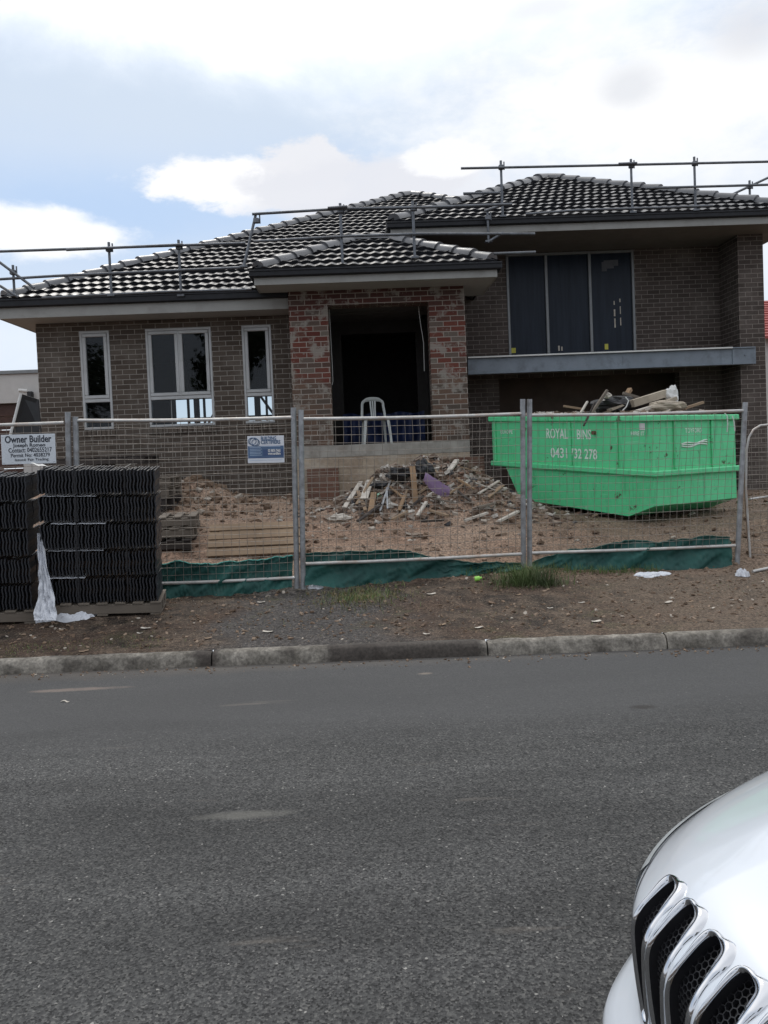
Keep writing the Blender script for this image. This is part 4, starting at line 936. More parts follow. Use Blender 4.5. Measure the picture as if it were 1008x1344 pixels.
# side profile in (l, z): near end (l=0) drops sheer, then undercuts; far end slopes in
prof_side = [(0, -.02), (0, zl), (.42, zb_), (L_-.62, zb_+.05), (L_-.28, zs-.02), (L_-.0, zs+.02), (L_, -.02)]
mb = MB(); th = .012
for w__, flip in ((0, False), (W_, True)):
    f = [BP(l, w__, z) for l, z in prof_side]; n = len(f); mb.add(f, [tuple(range(n)) if flip else tuple(range(n))[::-1]])
    f = [BP(l, w__+(th if not flip else -th), z) for l, z in prof_side]; mb.add(f, [tuple(range(n)) if not flip else tuple(range(n))[::-1]])
for (l0_, z0_), (l1_, z1_) in zip(prof_side, prof_side[1:]): mb.add([BP(l0_, 0, z0_), BP(l1_, 0, z1_), BP(l1_, W_, z1_), BP(l0_, W_, z0_)], [(0, 1, 2, 3)])
body = mb.build('body', MT['bin'], bn)
mb = MB(); mb.box(-.03, L_+.03, -.045, .0, -.075, 0, M=BM, b=.01); mb.box(-.03, L_+.03, W_, W_+.045, -.075, 0, M=BM, b=.01); mb.box(-.045, -.001, -.044, W_+.044, -.074, -.001, M=BM, b=.01); mb.box(L_+.001, L_+.045, -.044, W_+.044, -.074, -.001, M=BM, b=.01); mb.build('rim', MT['bin'], bn)
mb = MB(); mb.box(-.035, L_+.01, -.055, .0, zs-.05, zs+.03, M=BM, b=.014); mb.box(-.06, -.001, -.054, W_+.06, zs-.049, zs+.029, M=BM, b=.014); mb.build('middle_band', MT['bin'], bn)
def lpx(px, py):   # bin-side coordinates of a picture point on the long side
    o = BM.translation; n_ = Lt.cross(Up).normalized(); d_ = ray(px, py); t_ = (o-EYE).dot(n_)/d_.dot(n_); q_ = BM.inverted() @ (EYE+d_*t_); return q_.x, q_.z
def epx(px, py):
    o = BM.translation; n_ = Wu.cross(Up).normalized(); d_ = ray(px, py); t_ = (o-EYE).dot(n_)/d_.dot(n_); q_ = BM.inverted() @ (EYE+d_*t_); return q_.y, q_.z
for l in (lpx(749, 585)[0], lpx(810, 585)[0], L_*.975):
    mb = MB(); mb.box(l-.024, l+.024, -.026, 0, zs+.03, -.075, M=BM, b=.01); mb.build('stiffening_rib', MT['bin'], bn)
for y in (epx(885, 580)[0], epx(934, 580)[0]):
    mb = MB(); mb.box(-.026, 0, y-.024, y+.024, zs+.03, -.075, M=BM, b=.01); mb.build('stiffening_rib', MT['bin'], bn)
mb = MB(); lg = lpx(781, 568); mb.tube([BP(lg[0], -.05, lg[1]), BP(lg[0], -.0, lg[1])], .028, 10); mb.build('lifting_lug', MT['rust'], bn)
def bin_text(txt, s, l, z, wd, m_='fadedw', end=False, bo=.002):
    t_ = text_mesh(txt, s, 'lettering', MT[m_], None, None, 'LEFT', .0004, bo)
    wid = max(v.co.x for v in t_.data.vertices)
    if not end: Mt = BM @ Matrix(((-1, 0, 0, l), (0, 0, -1, -.003), (0, 1, 0, z), (0, 0, 0, 1)))
    else: Mt = BM @ Matrix(((0, 0, -1, -.003), (1, 0, 0, l), (0, 1, 0, z), (0, 0, 0, 1)))
    t_.data.transform(Mt @ Matrix.Diagonal((wd/wid, 1, 1, 1)))
    t_.parent = bn; t_.matrix_parent_inverse = Matrix.Translation(bn.location).inverted()
m_, nt_, b_ = mat('faded_white_paint'); L(nt_, mix(nt_, ramp(nt_, noi(nt_, pos(nt_), 14, 6, .7), [(.5, 0.), (.72, .35)]), (.70, .80, .72), (.08, .45, .18)), b_.inputs['Base Color']); MT['fadedw'] = m_
for txt, pa, pb, hpx, bo in (('ROYALE', (717, 575), (750, 575), 562, .003), ('BINS', (757, 576), (776, 576), 563, .003), ('0431', (723, 600), (745, 600.8), 587, .003), ('732 278', (748, 601), (784, 602), 588, .003), ('EUROPE', (657, 569), (673, 569.3), 564, .0008), ('HIRE IT', (828, 571), (846, 571), 566, .001)):
    l0_, z0_ = lpx(*pa); l1_, z1_ = lpx(*pb); _, zt_ = lpx(pa[0], hpx); bin_text(txt, (zt_-z0_)*1.38, l0_, z0_, abs(l1_-l0_), bo=bo)
y0_, z0_ = epx(899, 568); y1_, z1_ = epx(921, 567); _, zt_ = epx(899, 562); bin_text('TOYFORD', (zt_-z0_)*1.38, y0_, z0_, abs(y1_-y0_), end=True, bo=.0008)
mb = MB()
for k in range(3):
    pts = []
    for i in range(15):
        y_, z_ = epx(894+i*2.4, 586-1.2*math.sin(i*.6+k)+k*2.0-i*.35-3); pts.append(BP(-.006, y_, z_))
    mb.tube(pts, .010, 4)
mb.build('graffiti_scrawl', MT['fadedw'], bn)
l_, z_ = lpx(843, 560); mb = MB(); mb.box(l_-.045, l_+.045, -.006, -.002, z_-.045, z_+.045, M=BM); mb.build('white_sticker', MT['white'], bn)
# ------------------------------------------------------------------ loose pieces
def chunk(mb, c, sx, sy, sz, rnd, M=None):
    vs = []
    rot = Matrix.Rotation(rnd.uniform(0, 6.3), 4, 'Z') @ Matrix.Rotation(rnd.uniform(-.6, .6), 4, 'X') @ Matrix.Rotation(rnd.uniform(-.6, .6), 4, 'Y')
    for x in (-1, 1):
        for y in (-1, 1):
            for z in (-1, 1):
                k = rnd.uniform(.45, 1); vs.append(Vector(c)+(rot @ Vector((x*sx*k, y*sy*rnd.uniform(.6, 1), z*sz*rnd.uniform(.6, 1)))))
    mb.add(vs, [(0, 1, 3, 2), (4, 6, 7, 5), (0, 4, 5, 1), (2, 3, 7, 6), (0, 2, 6, 4), (1, 5, 7, 3)])
rnd = random.Random(11)
# rubble strewn over the heap
mb = MB()
for k in range(2300):
    a = rnd.gauss(0, 1); b2 = rnd.gauss(0, 1); x = 1.22+a*.72; y = 11.1+b2*.42
    if rnd.random() < .28: x = .1+rnd.gauss(0, .35); y = 11.05+rnd.gauss(0, .3)
    s = rnd.choice((.010, .014, .02, .028, .038))*rnd.uniform(.6, 1.3)
    chunk(mb, (x, y, gz(x, y)+s*.35), s*rnd.uniform(1, 2.2), s, s*rnd.uniform(.35, .8), rnd)
o = mb.build('rubble', MT['rubble']); tag(o, 'mixed small rubble, plaster and timber crumbs covering the waste heap', 'rubble', kind='stuff')
mb = MB()
for k in range(5200):
    x = rnd.uniform(-6, 7.6); y = rnd.uniform(8.9, 14.3)
    if fbm(x*.8, y*.8, 20) < -.15 and rnd.random() < .7: continue
    s = rnd.choice((.006, .008, .011, .016, .03))*rnd.uniform(.6, 1.3)
    chunk(mb, (x, y, gz(x, y)+s*.3), s*rnd.uniform(1, 1.8), s, s*.6, rnd)
for k in range(4200):
    x = rnd.uniform(-4.5, 4.8); y = rnd.uniform(6.38, 8.9)
    s = rnd.choice((.003, .004, .006, .009, .015))*rnd.uniform(.6, 1.2)
    chunk(mb, (x, y, gz(x, y)+s*.3), s*rnd.uniform(1, 1.8), s, s*.5, rnd)
for k in range(420):
    x = rnd.uniform(-4.5, 4.8); y = ky(x)-abs(rnd.gauss(0, .09))-.02; s = rnd.choice((.003, .005, .008))
    chunk(mb, (x, y, s*.4), s*1.5, s, s*.6, rnd)
for k in range(500):    # spoil mound on the left
    x = -2.75+rnd.gauss(0, .6); y = 12.3+rnd.gauss(0, .45); s = rnd.choice((.015, .02, .035, .05)); chunk(mb, (x, y, gz(x, y)+s*.3), s*1.5, s, s*.7, rnd)
o = mb.build('loose_stones', MT['clod']); tag(o, 'small stones and dirt clods strewn over the bare ground and gutter', 'stones', kind='stuff')
def stick(label, p0, p1, w_, th, m, name='timber_offcut', cat='timber', group=None, bend=0):
    A, B = Vector(p0), Vector(p1); d = (B-A).normalized(); s = d.cross(Vector((0, 0, 1))); s = s.normalized() if s.length > .05 else Vector((1, 0, 0)); u = s.cross(d)
    mb = MB(); P = []; K = 8
    for i in range(K+1):
        p = A.lerp(B, i/K)+u*bend*math.sin(math.pi*i/K)
        P.append([p-s*w_/2-u*th/2, p+s*w_/2-u*th/2, p+s*w_/2+u*th/2, p-s*w_/2+u*th/2, p-s*w_/2-u*th/2])
    mb.grid(P, sm=False); mb.add(P[0][:4], [(3, 2, 1, 0)]); mb.add(P[-1][:4], [(0, 1, 2, 3)])
    return tag(mb.build(name, m), label, cat, group)
def hp(px, py, lift=.03):   # a point on the heap seen at a picture point
    p = gpt(px, py, 9.2); return p+Vector((0, 0, lift))
def hz(px, py, Y): return at(px, py, Y)
Yh = 10.95
stick('long upright brown cardboard strip standing at the crest of the waste heap', hz(545, 660, 10.6), hz(541, 612, 10.75), .075, .02, MT['card'], 'cardboard_strip', 'cardboard', bend=.03)
mb = MB(); P = []
for i in range(19):
    u = i/18; c_ = hz(lerp(557, 590, u), lerp(625, 646, u)+4*math.sin(u*3.1), 10.68); wd = .055+.035*math.sin(u*3.1)
    P.append([c_+Vector((.3*wd*v, -.02*math.cos(v*1.5), wd*v+.012*fbm(u*6, v*4))) for v in (-1, -.6, -.2, .2, .6, 1)])
mb.grid(P, sm=False); tag(mb.build('purple_cloth', MT['purple']), 'faded purple cloth draped over the right of the heap crest', 'cloth')
def blobbag(name, label, cat, c_, rx, ry, rz_, m, seed):
    mb = MB(); P = []
    for j in range(15):
        t_ = math.pi*j/14; row = []
        for i in range(25):
            a_ = 2*math.pi*(i % 24)/24; d_ = Vector((math.sin(t_)*math.cos(a_), math.sin(t_)*math.sin(a_), math.cos(t_)))
            k = 1+.45*noise.noise(d_*1.7+Vector((seed, 0, 0)))+.28*abs(noise.noise(d_*4.5+Vector((0, seed, 0)))); row.append(Vector(c_)+Vector((d_.x*rx*k, d_.y*ry*k, d_.z*rz_*k)))
        P.append(row)
    mb.grid(P, sm=False); return tag(mb.build(name, m), label, cat)
blobbag('rubbish_bag', 'black plastic bag bunched at the very top of the heap', 'rubbish bag', hz(557, 616, 10.9), .12, .10, .12, MT['bag_black'], 1)
blobbag('rubbish_bag', 'black plastic bag sagging left of the upright cardboard strip', 'rubbish bag', hz(524, 622, 10.85), .15, .10, .09, MT['bag_black'], 2)
blobbag('rubbish_bag', 'small black plastic bag low on the left slope of the heap', 'rubbish bag', hz(500, 636, 10.95), .13, .09, .045, MT['bag_black'], 5)
blobbag('plaster_lump', 'tan lump of plaster at the foot of the heap, in front', 'plaster', hz(501, 689, 10.45), .17, .10, .055, MT['card'], 7)
blobbag('plaster_lump', 'broken pale lump of plaster at the far left tip of the heap', 'plaster', hz(446, 680, 10.55), .14, .09, .05, MT['offwhite'], 8)
blobbag('plaster_lump', 'round brown clod on the front slope right of the cardboard strip', 'plaster', hz(590, 678, 10.5), .10, .08, .065, MT['card'], 12)
blobbag('plaster_lump', 'flat pale stone on the dirt below the heap', 'stone', hz(540, 711, 9.75), .09, .06, .03, MT['offwhite'], 13)
blobbag('white_tub', 'small white crushed tub on the left slope of the heap', 'tub', hz(515, 659, 10.8), .035, .035, .055, MT['white'], 15)
mb = MB(); c_ = hz(500, 655, 10.8); P = [[c_+Vector((.05*(i-2)*.5, .01*j, .045*(j-2)*.8+.01*i)) for j in range(5)] for i in range(5)]; mb.grid(P, sm=False); tag(mb.build('plastic_offcut', MT['mint']), 'pale mint green plastic offcut on the left slope of the heap', 'plastic sheet')
sticks = [((452, 672), (474, 640), .05, 'offwhite'), ((468, 668), (490, 634), .03, 'wood_tan'), ((478, 660), (486, 638), .08, 'offwhite'), ((499, 677), (513, 640), .02, 'galv'), ((509, 674), (508, 648), .016, 'galv'), ((500, 655), (530, 634), .025, 'offwhite'),
    ((486, 683), (491, 655), .055, 'card'), ((524, 676), (532, 660), .035, 'card'), ((549, 655), (573, 640), .03, 'wood_tan'), ((560, 660), (583, 645), .025, 'offwhite'), ((540, 672), (556, 662), .03, 'wood_dark'), ((625, 640), (650, 652), .04, 'offwhite'),
    ((628, 655), (655, 640), .035, 'offwhite'), ((640, 660), (660, 645), .05, 'wood_tan'), ((605, 620), (630, 628), .04, 'wood_tan'), ((590, 625), (600, 612), .05, 'offwhite'), ((660, 650), (682, 640), .04, 'offwhite'), ((650, 630), (672, 624), .04, 'wood_dark'),
    ((553, 690), (583, 692), .03, 'wood_dark'), ((570, 660), (596, 668), .03, 'wood'), ((600, 650), (618, 668), .03, 'wood_dark'), ((440, 660), (468, 655), .04, 'offwhite'), ((456, 650), (478, 646), .03, 'wood_dark'), ((610, 690), (640, 682), .035, 'offwhite'),
    ((655, 690), (680, 680), .04, 'offwhite'), ((520, 640), (545, 652), .03, 'wood'), ((535, 650), (528, 670), .02, 'wood_tan'), ((470, 690), (500, 672), .04, 'wood_dark'), ((575, 632), (560, 612), .03, 'wood_tan'), ((610, 610), (632, 616), .05, 'offwhite'),
    ((505, 648), (528, 626), .03, 'wood_tan'), ((530, 662), (512, 646), .035, 'card'), ((565, 676), (588, 686), .04, 'wood_tan'), ((600, 636), (622, 650), .035, 'card'), ((480, 676), (470, 652), .035, 'wood_tan'), ((640, 634), (664, 640), .04, 'offwhite'), ((548, 684), (560, 668), .03, 'offwhite'), ((488, 652), (466, 662), .05, 'wood_tan'), ((515, 690), (535, 680), .03, 'wood_tan'), ((628, 672), (650, 668), .045, 'wood'), ((590, 655), (610, 642), .02, 'wood_tan'), ((690, 668), (706, 660), .04, 'offwhite')]
rr = random.Random(4)
MN = {'offwhite': 'dusty white', 'wood_tan': 'tan', 'card': 'brown cardboard', 'galv': 'grey metal', 'wood_dark': 'dark damp', 'wood': 'weathered grey'}
def where(px, py):
    return ('left tip' if px < 475 else 'left slope' if px < 520 else 'centre' if px < 570 else 'right slope' if px < 640 else 'right tail')+(', near the crest' if py < 645 else ', halfway down' if py < 672 else ', at the foot')
seen = {}
for a_, b__, w_, m_ in sticks:
    A = hp(*a_); B = hp(*b__)
    if (B-A).length > .8: B = A+(B-A).normalized()*.5
    A.z += .025; B.z += .05; mid = ((a_[0]+b__[0])/2, (a_[1]+b__[1])/2); lean = 'rising to the right' if (b__[0]-a_[0])*(a_[1]-b__[1]) > 40 else 'rising to the left' if (b__[0]-a_[0])*(a_[1]-b__[1]) < -40 else 'lying flat'
    wd = {'offwhite': 'plasterboard piece', 'card': 'piece', 'galv': 'strip'}.get(m_, 'timber offcut')
    lab = f'{MN[m_]} {wd} {lean}, heap {where(*mid)}'
    seen[lab] = seen.get(lab, 0)+1
    if seen[lab] > 1: lab = {2: 'narrower ', 3: 'smallest '}[min(3, seen[lab])]+lab
    stick(lab, A, B, w_*1.35, rr.uniform(.012, .028), MT[m_], {'offwhite': 'plasterboard_offcut', 'card': 'cardboard_piece', 'galv': 'metal_strip'}.get(m_, 'timber_offcut'), {'offwhite': 'plasterboard', 'card': 'cardboard', 'galv': 'metal'}.get(m_, 'timber'), 'scraps on the waste heap')
# load in the skip bin
def bl_(px, py, Y=10.9): return at(px, py, Y)
bmz = MB(); P = []
for j in range(13):
    P.append([BP(lerp(.03, L_-.03, i/30), lerp(.02, W_-.02, j/12), -.06+.10*math.sin(math.pi*j/12)*math.sin(math.pi*min(1, i/30))+.05*fbm(i*.4, j*.4, 2)) for i in range(31)])
bmz.grid(P, sm=False)
for k in range(420):
    l, y = rnd.uniform(.1, L_-.1), rnd.uniform(.1, W_-.1); s = rnd.choice((.015, .025, .04)); p = BP(l, y, .03); chunk(bmz, p, s*1.8, s, s*.6, rnd)
tag(bmz.build('bin_rubble', MT['rubble']), 'mixed rubble filling the green skip bin to its rim', 'rubble', kind='stuff')
load = [('dusty beige boxed section lying across the skip load', (829, 530), (874, 516), .13, .10, 'beige', 10.9), ('long brown stick leaning out of the skip load to the left', (776, 543), (797, 512), .035, .03, 'wood', 10.7),
    ('dark crooked stick hanging over the front rim of the skip', (766, 559), (781, 528), .02, .02, 'wood_dark', 10.5), ('thin tan batten lying at the left end of the skip load', (740, 533), (766, 537), .03, .03, 'wood_tan', 11.4),
    ('pale crumpled board at the right of the boxed section', (850, 538), (885, 523), .14, .05, 'beige', 10.8), ('short tan timber sticking out at the right of the load', (898, 536), (923, 528), .04, .035, 'wood_tan', 10.9),
    ('flat beige slab low in the middle of the skip load', (800, 538), (822, 529), .12, .03, 'beige', 10.9), ('small brown timber above the black bag in the skip', (818, 516), (838, 522), .04, .04, 'wood', 11.1), ('short brown block at the crest of the skip load', (822, 519), (827, 511), .06, .05, 'card', 11.2),
    ('off-white slab under the boxed section', (836, 540), (856, 534), .10, .04, 'offwhite', 10.7), ('narrow off-white strip at the left of the skip load', (762, 542), (771, 527), .03, .02, 'offwhite', 10.9), ('thin dark batten near the right rim of the skip', (896, 541), (915, 537), .03, .03, 'wood_dark', 10.7)]
for lab, a_, b__, w_, th_, m_, Y_ in load: stick(lab, at(*a_, Y_), at(*b__, Y_+.1), w_, th_, MT[m_], 'timber_offcut' if 'wood' in m_ else 'waste_board', 'timber' if 'wood' in m_ else 'board', 'pieces of waste in the skip')
blobbag('rubbish_bag', 'black rubbish bag in the middle of the skip load', 'rubbish bag', at(806, 531, 11.05), .30, .16, .11, MT['bag_black'], 21)
blobbag('white_sack', 'white sack standing upright at the top of the skip load', 'sack', at(882, 521, 10.95), .085, .07, .13, MT['white'], 22)
blobbag('waste_bundle', 'beige torn bundle below the white sack in the skip', 'bundle', at(876, 533, 10.8), .24, .10, .07, MT['beige'], 24)
blobbag('waste_bundle', 'pale small bundle at the left of the black bag in the skip', 'bundle', at(797, 519, 10.85), .05, .04, .04, MT['offwhite'], 25)
for lab, pts in (('white wire looping over the black bag in the skip', [(815, 541), (822, 534), (825, 526), (821, 521)]), ('white plastic tail hanging down at the right end of the skip', [(951, 542), (954, 546), (955, 556), (954, 567)]), ('second thinner white tail hanging off the right corner of the skip', [(961, 546), (963, 552), (964.5, 566)])):
    Y_ = 10.6 if 'loop' in lab else 10.72; mb = MB(); mb.tube([at(*p, Y_) for p in pts], .008, 6); tag(mb.build('wire', MT['white']), lab, 'wire')
# ------------------------------------------------------------------ grass and litter
mb = MB(); mb2 = MB()
def blade(m, x, y, h, lean, w_=.003):
    a_ = rnd.uniform(0, 6.3); dx, dy = math.cos(a_)*lean, math.sin(a_)*lean; z = gz(x, y)-.005; px_, py_ = -math.sin(a_)*w_, math.cos(a_)*w_
    m.add([(x-px_, y-py_, z), (x+px_, y+py_, z), (x+dx*.4+px_*.7, y+dy*.4+py_*.7, z+h*.6), (x+dx*.4-px_*.7, y+dy*.4-py_*.7, z+h*.6), (x+dx, y+dy, z+h)], [(0, 1, 2, 3), (3, 2, 4)])
t0 = gpt(697, 768)
for k in range(900):
    x = t0.x+rnd.gauss(0, .17); y = t0.y+.06+rnd.gauss(0, .10); blade(mb, x, y, rnd.uniform(.05, .26), rnd.uniform(.05, .22), .0026)
t1 = gpt(473, 785)
for k in range(1300):
    x = t1.x+rnd.gauss(0, .22); y = t1.y+rnd.gauss(0, .22); blade(mb if rnd.random() < .45 else mb2, x, y, rnd.uniform(.02, .075), rnd.uniform(.02, .06))
for k in range(1500):
    x = rnd.uniform(-4, 4.6); y = rnd.uniform(6.45, 8.9)
    if fbm(x*1.1, y*1.1, 33) < .12: continue
    blade(mb2 if rnd.random() < .7 else mb, x, y, rnd.uniform(.01, .035), rnd.uniform(.01, .03), .0022)
for k in range(700):
    x = rnd.uniform(-4, -1.7); y = ky(x)+rnd.uniform(.17, .5); blade(mb2 if rnd.random() < .5 else mb, x, y, rnd.uniform(.01, .035), rnd.uniform(.01, .03), .0022)
for k in range(700):
    x = rnd.uniform(t0.x-.7, t0.x+1.6); y = lerp(8.5, 8.75, (x+1)/4)+rnd.gauss(0, .05); blade(mb, x, y, rnd.uniform(.03, .12), rnd.uniform(.02, .07))
tag(mb.build('grass', MT['grass']), 'green grass tufts growing at the fence feet and verge', 'grass', kind='stuff'); tag(mb2.build('dry_grass', MT['grass_dry']), 'dry short grass scattered over the verge', 'grass', kind='stuff')
litter = [(110, 857, 12), (82, 828, 8), (184, 833, 8), (273, 839, 10), (343, 792, 10), (352, 831, 14), (580, 822, 10), (628, 826, 12), (566, 781, 12), (680, 782, 8), (763, 792, 9), (782, 817, 14), (905, 791, 10), (876, 792, 14), (192, 826, 14), (300, 807, 8), (722, 800, 8), (560, 834, 9), (840, 812, 6), (935, 800, 7)]
for k, (px, py, s) in enumerate(litter):
    p = gpt(px, py); q_ = s/1040*p.y/2; mb = MB(); a_ = rnd.uniform(-.5, .5)
    P = [[p+Vector((q_*u*math.cos(a_)-q_*.45*v*math.sin(a_), q_*u*math.sin(a_)+q_*.45*v*math.cos(a_), .008+.012*abs(noise.noise(Vector((u*2+k, v*2, k))))+.006*(u*u))) for v in (-1, -.3, .4, 1)] for u in (-1, -.5, 0, .4, 1)]
    mb.grid(P, sm=False); tag(mb.build('litter_scrap', MT['offwhite' if k % 3 else 'wood_tan']), 'small pale scrap of litter lying on the dirt verge', 'litter', 'litter scraps on the verge')
p = atz(85, 922, 0); mb = MB(); mb.grid([[(p.x-.03+.012*i, p.y+.01*j+.01*math.sin(i), .006+.004*math.sin(i*1.2)) for j in range(3)] for i in range(6)], sm=False); tag(mb.build('litter_scrap', MT['offwhite']), 'white curl of litter alone on the asphalt at left', 'litter')
g1 = gpt(845, 757); crumple('plastic_sheet', 'crumpled pale plastic sheet flattened below the shade cloth under the skip', 'plastic sheet', (g1.x+.1, g1.y, None), .20, .09, .035, MT['wrap'], 14)
g1 = gpt(974, 757); crumple('plastic_bag', 'crumpled white plastic bag at the foot of the leaning right hand post', 'plastic bag', (g1.x, g1.y, None), .07, .07, .08, MT['wrap'], 17)
g1 = gpt(415, 773); crumple('plastic_sheet', 'small grey plastic scrap right of the double fence post foot', 'plastic sheet', (g1.x, g1.y, None), .08, .05, .04, MT['wrap'], 19)
p = gpt(627, 764); mb = MB(); mb.tube([p+Vector((-.03, 0, .03)), p+Vector((.0, 0, .034)), p+Vector((.02, .004, .036))], .026, 10); mb.tube([p+Vector((.02, .004, .036)), p+Vector((.045, .008, .04))], .012, 8); tag(mb.build('crushed_bottle', MT['lime']), 'crushed lime green bottle lying against the shade cloth', 'bottle')
# ------------------------------------------------------------------ neighbours
nb = thing('neighbour_house', 'pale rendered flat roofed house with brown garage door at the far left', 'house', (-13, 22, 1.0))
zt_ = at(20, 491, 22).z; xr = at(60, 520, 22).x; xg = at(27, 540, 22).x; zg = at(10, 529, 22).z
mb = MB(); mb.box(-24, xg-5.0, 22, 32, .5, zt_); mb.box(xg, xr+1.2, 22, 32, .5, zt_); mb.box(xg-5.0, xg, 22, 32, zg, zt_-.001); mb.build('wall', MT['rend'], nb)
mb = MB(); mb.box(-24.1, xr+1.3, 21.94, 32.1, zt_, zt_+.10, b=.01); mb.build('parapet_capping', MT['frame_dark'], nb)
mb = MB(); 
for k in range(8): mb.box(xg-5.0, xg, 22.15, 22.2, .6+k*(zg-.6)/8, .6+(k+1)*(zg-.6)/8-.02, b=.008)
mb.build('garage_door', MT['brown'], nb)
p = at(39.5, 520, 21.9); mb = MB(); mb.box(p.x-.065, p.x+.065, p.y-.06, p.y+.09, p.z-.16, p.z+.13, b=.02); mb.build('wall_lamp', MT['black'], nb)
p = at(32, 513, 21.85); mb = MB(); mb.tube([p+Vector((-.12, -.1, .01)), p+Vector((.06, 0, -.01))], .05, 10); mb.tube([p+Vector((.05, 0, -.02)), p+Vector((.09, .14, -.06))], .03, 8); mb.build('security_camera', MT['white'], nb)
nr = thing('neighbour_house', 'red ribbed roof of the house behind at the right edge', 'house', (17, 26, .8))
pa = at(1003, 366, 26); pb = at(1003, 442, 26); X0 = pa.x-.1
mb = MB(); mb.box(X0+.3, X0+12, 26.4, 36, .3, pb.z+.1); mb.build('wall', MT['rend'], nr)
mb = MB()
for k in range(15):
    a_ = k/15; z0_ = lerp(pb.z, pa.z, a_); z1_ = lerp(pb.z, pa.z, (k+1)/15); y0_ = 26+a_*4; mb.prism([(X0, y0_, z0_+.03), (X0, y0_+4/15+.05, z1_), (X0, y0_+4/15, z1_-.08), (X0, y0_, z0_-.06)], (12, 0, 0))
mb.build('roof', MT['redroof'], nr)
# ------------------------------------------------------------------ street trees behind the viewer (mirrored in the windows)
MT['leaf'] = simple('tree_leaves', (.045, .065, .025), .7, var=.5, scale=1.5); MT['bark'] = simple('tree_bark', (.09, .07, .055), .9, var=.3, bmp=.4)
def tree(label, x, y, h, cr, seed):
    rn = random.Random(seed); t = thing('street_tree', label, 'tree', (x, y, .14), 'street trees on the near verge')
    mb = MB(); top = Vector((x+rn.uniform(-.3, .3), y, h*.5)); mb.tube([(x, y, .1), (x+.05, y, h*.25), top], .20, 9, r1=.11)
    tips = []
    for k in range(9):
        a = 2*math.pi*k/9+rn.uniform(-.3, .3); e = top+Vector((math.cos(a)*cr*.7*rn.uniform(.5, 1), math.sin(a)*cr*.6*rn.uniform(.5, 1), h*rn.uniform(.12, .42))); tips.append(e)
        mb.tube([top-Vector((0, 0, .3)), (top+e)/2+Vector((0, 0, .2)), e], .08, 6, r1=.025)
    mb.build('trunk', MT['bark'], t); mb = MB()
    for e in tips+[top+Vector((0, 0, h*.3))]:
        for k in range(260):
            d_ = Vector((rn.gauss(0, 1), rn.gauss(0, 1), rn.gauss(0, .8))).normalized()*rn.random()**.45*cr*.42; p = e+d_; s = rn.uniform(.07, .16)
            u = Vector((rn.uniform(-1, 1), rn.uniform(-1, 1), rn.uniform(-1, 1))).normalized()*s; v = u.cross(Vector((rn.uniform(-1, 1), rn.uniform(-1, 1), rn.uniform(-1, 1)))).normalized()*s
            mb.add([p-u-v*.5, p+u-v*.5, p+u+v*.5, p-u+v*.5], [(0, 1, 2, 3)])
    mb.build('crown', MT['leaf'], t)
for a_ in (('broad leafy tree behind the viewer, at the far left of the street', -15, -15, 8, 3.2, 1), ('tall narrow tree behind the viewer, left of the parked car', -6.5, -13, 9, 2.5, 2), ('low round tree directly behind the viewer', .5, -16, 6.5, 2.8, 3), ('tall open crowned tree behind the viewer, right of the parked car', 7.5, -13.5, 9.5, 3.0, 4), ('squat tree behind the viewer, at the far right of the street', 16, -15, 7, 3.4, 5)): tree(*a_)
# ------------------------------------------------------------------ white car parked beside the viewer
def paint():
    m, nt, b = mat('white_car_paint'); b.inputs['Base Color'].default_value = (.62, .66, .71, 1); b.inputs['Roughness'].default_value = .32
    b.inputs['Coat Weight'].default_value = 1.; b.inputs['Coat Roughness'].default_value = .03
    v = objc(nt); sp_ = ramp(nt, noi(nt, v, 900, 2), [(.68, 0.), (.72, .25)]); dd = ramp(nt, noi(nt, v, 5, 8, .7), [(.5, 0.), (.8, .25)])
    c = mix(nt, sp_, (.62, .66, .71), (.45, .44, .42)); c = mix(nt, dd, c, (.56, .56, .55)); L(nt, c, b.inputs['Base Color'])
    L(nt, ramp(nt, noi(nt, v, 3, 6), [(.3, .02), (.8, .10)]), b.inputs['Coat Roughness']); return m
MT['paint'] = paint()
MT['chrome'] = simple('chrome', (.62, .63, .65), .08, 1., var=.02, scale=30)
MT['grille'] = simple('black_grille', (.006, .006, .008), .5, var=.2)
MT['gap'] = simple('panel_gap', (.02, .02, .022), .8)
MT['tyre'] = simple('tyre_rubber', (.02, .02, .02), .85); MT['alloy'] = simple('alloy_wheel', (.35, .36, .38), .3, .8)
MT['cglass'] = simple('car_glass', (.01, .012, .014), .05, spec=1.); MT['lamp'] = simple('headlamp_lens', (.46, .49, .50), .3, coat=.4, var=.04, scale=2)
car = thing('parked_car', 'white car with seven chrome rimmed grille slots, its nose at the lower right corner', 'car', (0, 0, 0))
PR = [(1.15, 1.02), (.95, .998), (.75, .972), (.55, .940), (.38, .905), (.26, .872), (.17, .845), (.105, .818), (.066, .790), (.036, .762), (.014, .737), (.003, .716), (-.002, .695), (-.001, .64), (.004, .58), (.010, .53), (.012, .50), (.002, .482), (-.024, .466), (-.044, .44), (-.050, .39), (-.046, .33), (-.02, .27), (.02, .23)]
def smooth_poly(P, it=2):
    for _ in range(it):
        Q = [P[0]]
        for a, b_ in zip(P, P[1:]): Q += [tuple(.75*x+.25*y for x, y in zip(a, b_)), tuple(.25*x+.75*y for x, y in zip(a, b_))]
        Q.append(P[-1]); P = Q
    return P
PR = smooth_poly(PR)
i0 = min(range(len(PR)), key=lambda i: abs(PR[i][1]-.712)); S_ = [0.0]*len(PR)
for i in range(i0-1, -1, -1): S_[i] = S_[i+1]+math.dist(PR[i], PR[i+1])
for i in range(i0+1, len(PR)): S_[i] = S_[i-1]-math.dist(PR[i], PR[i-1])
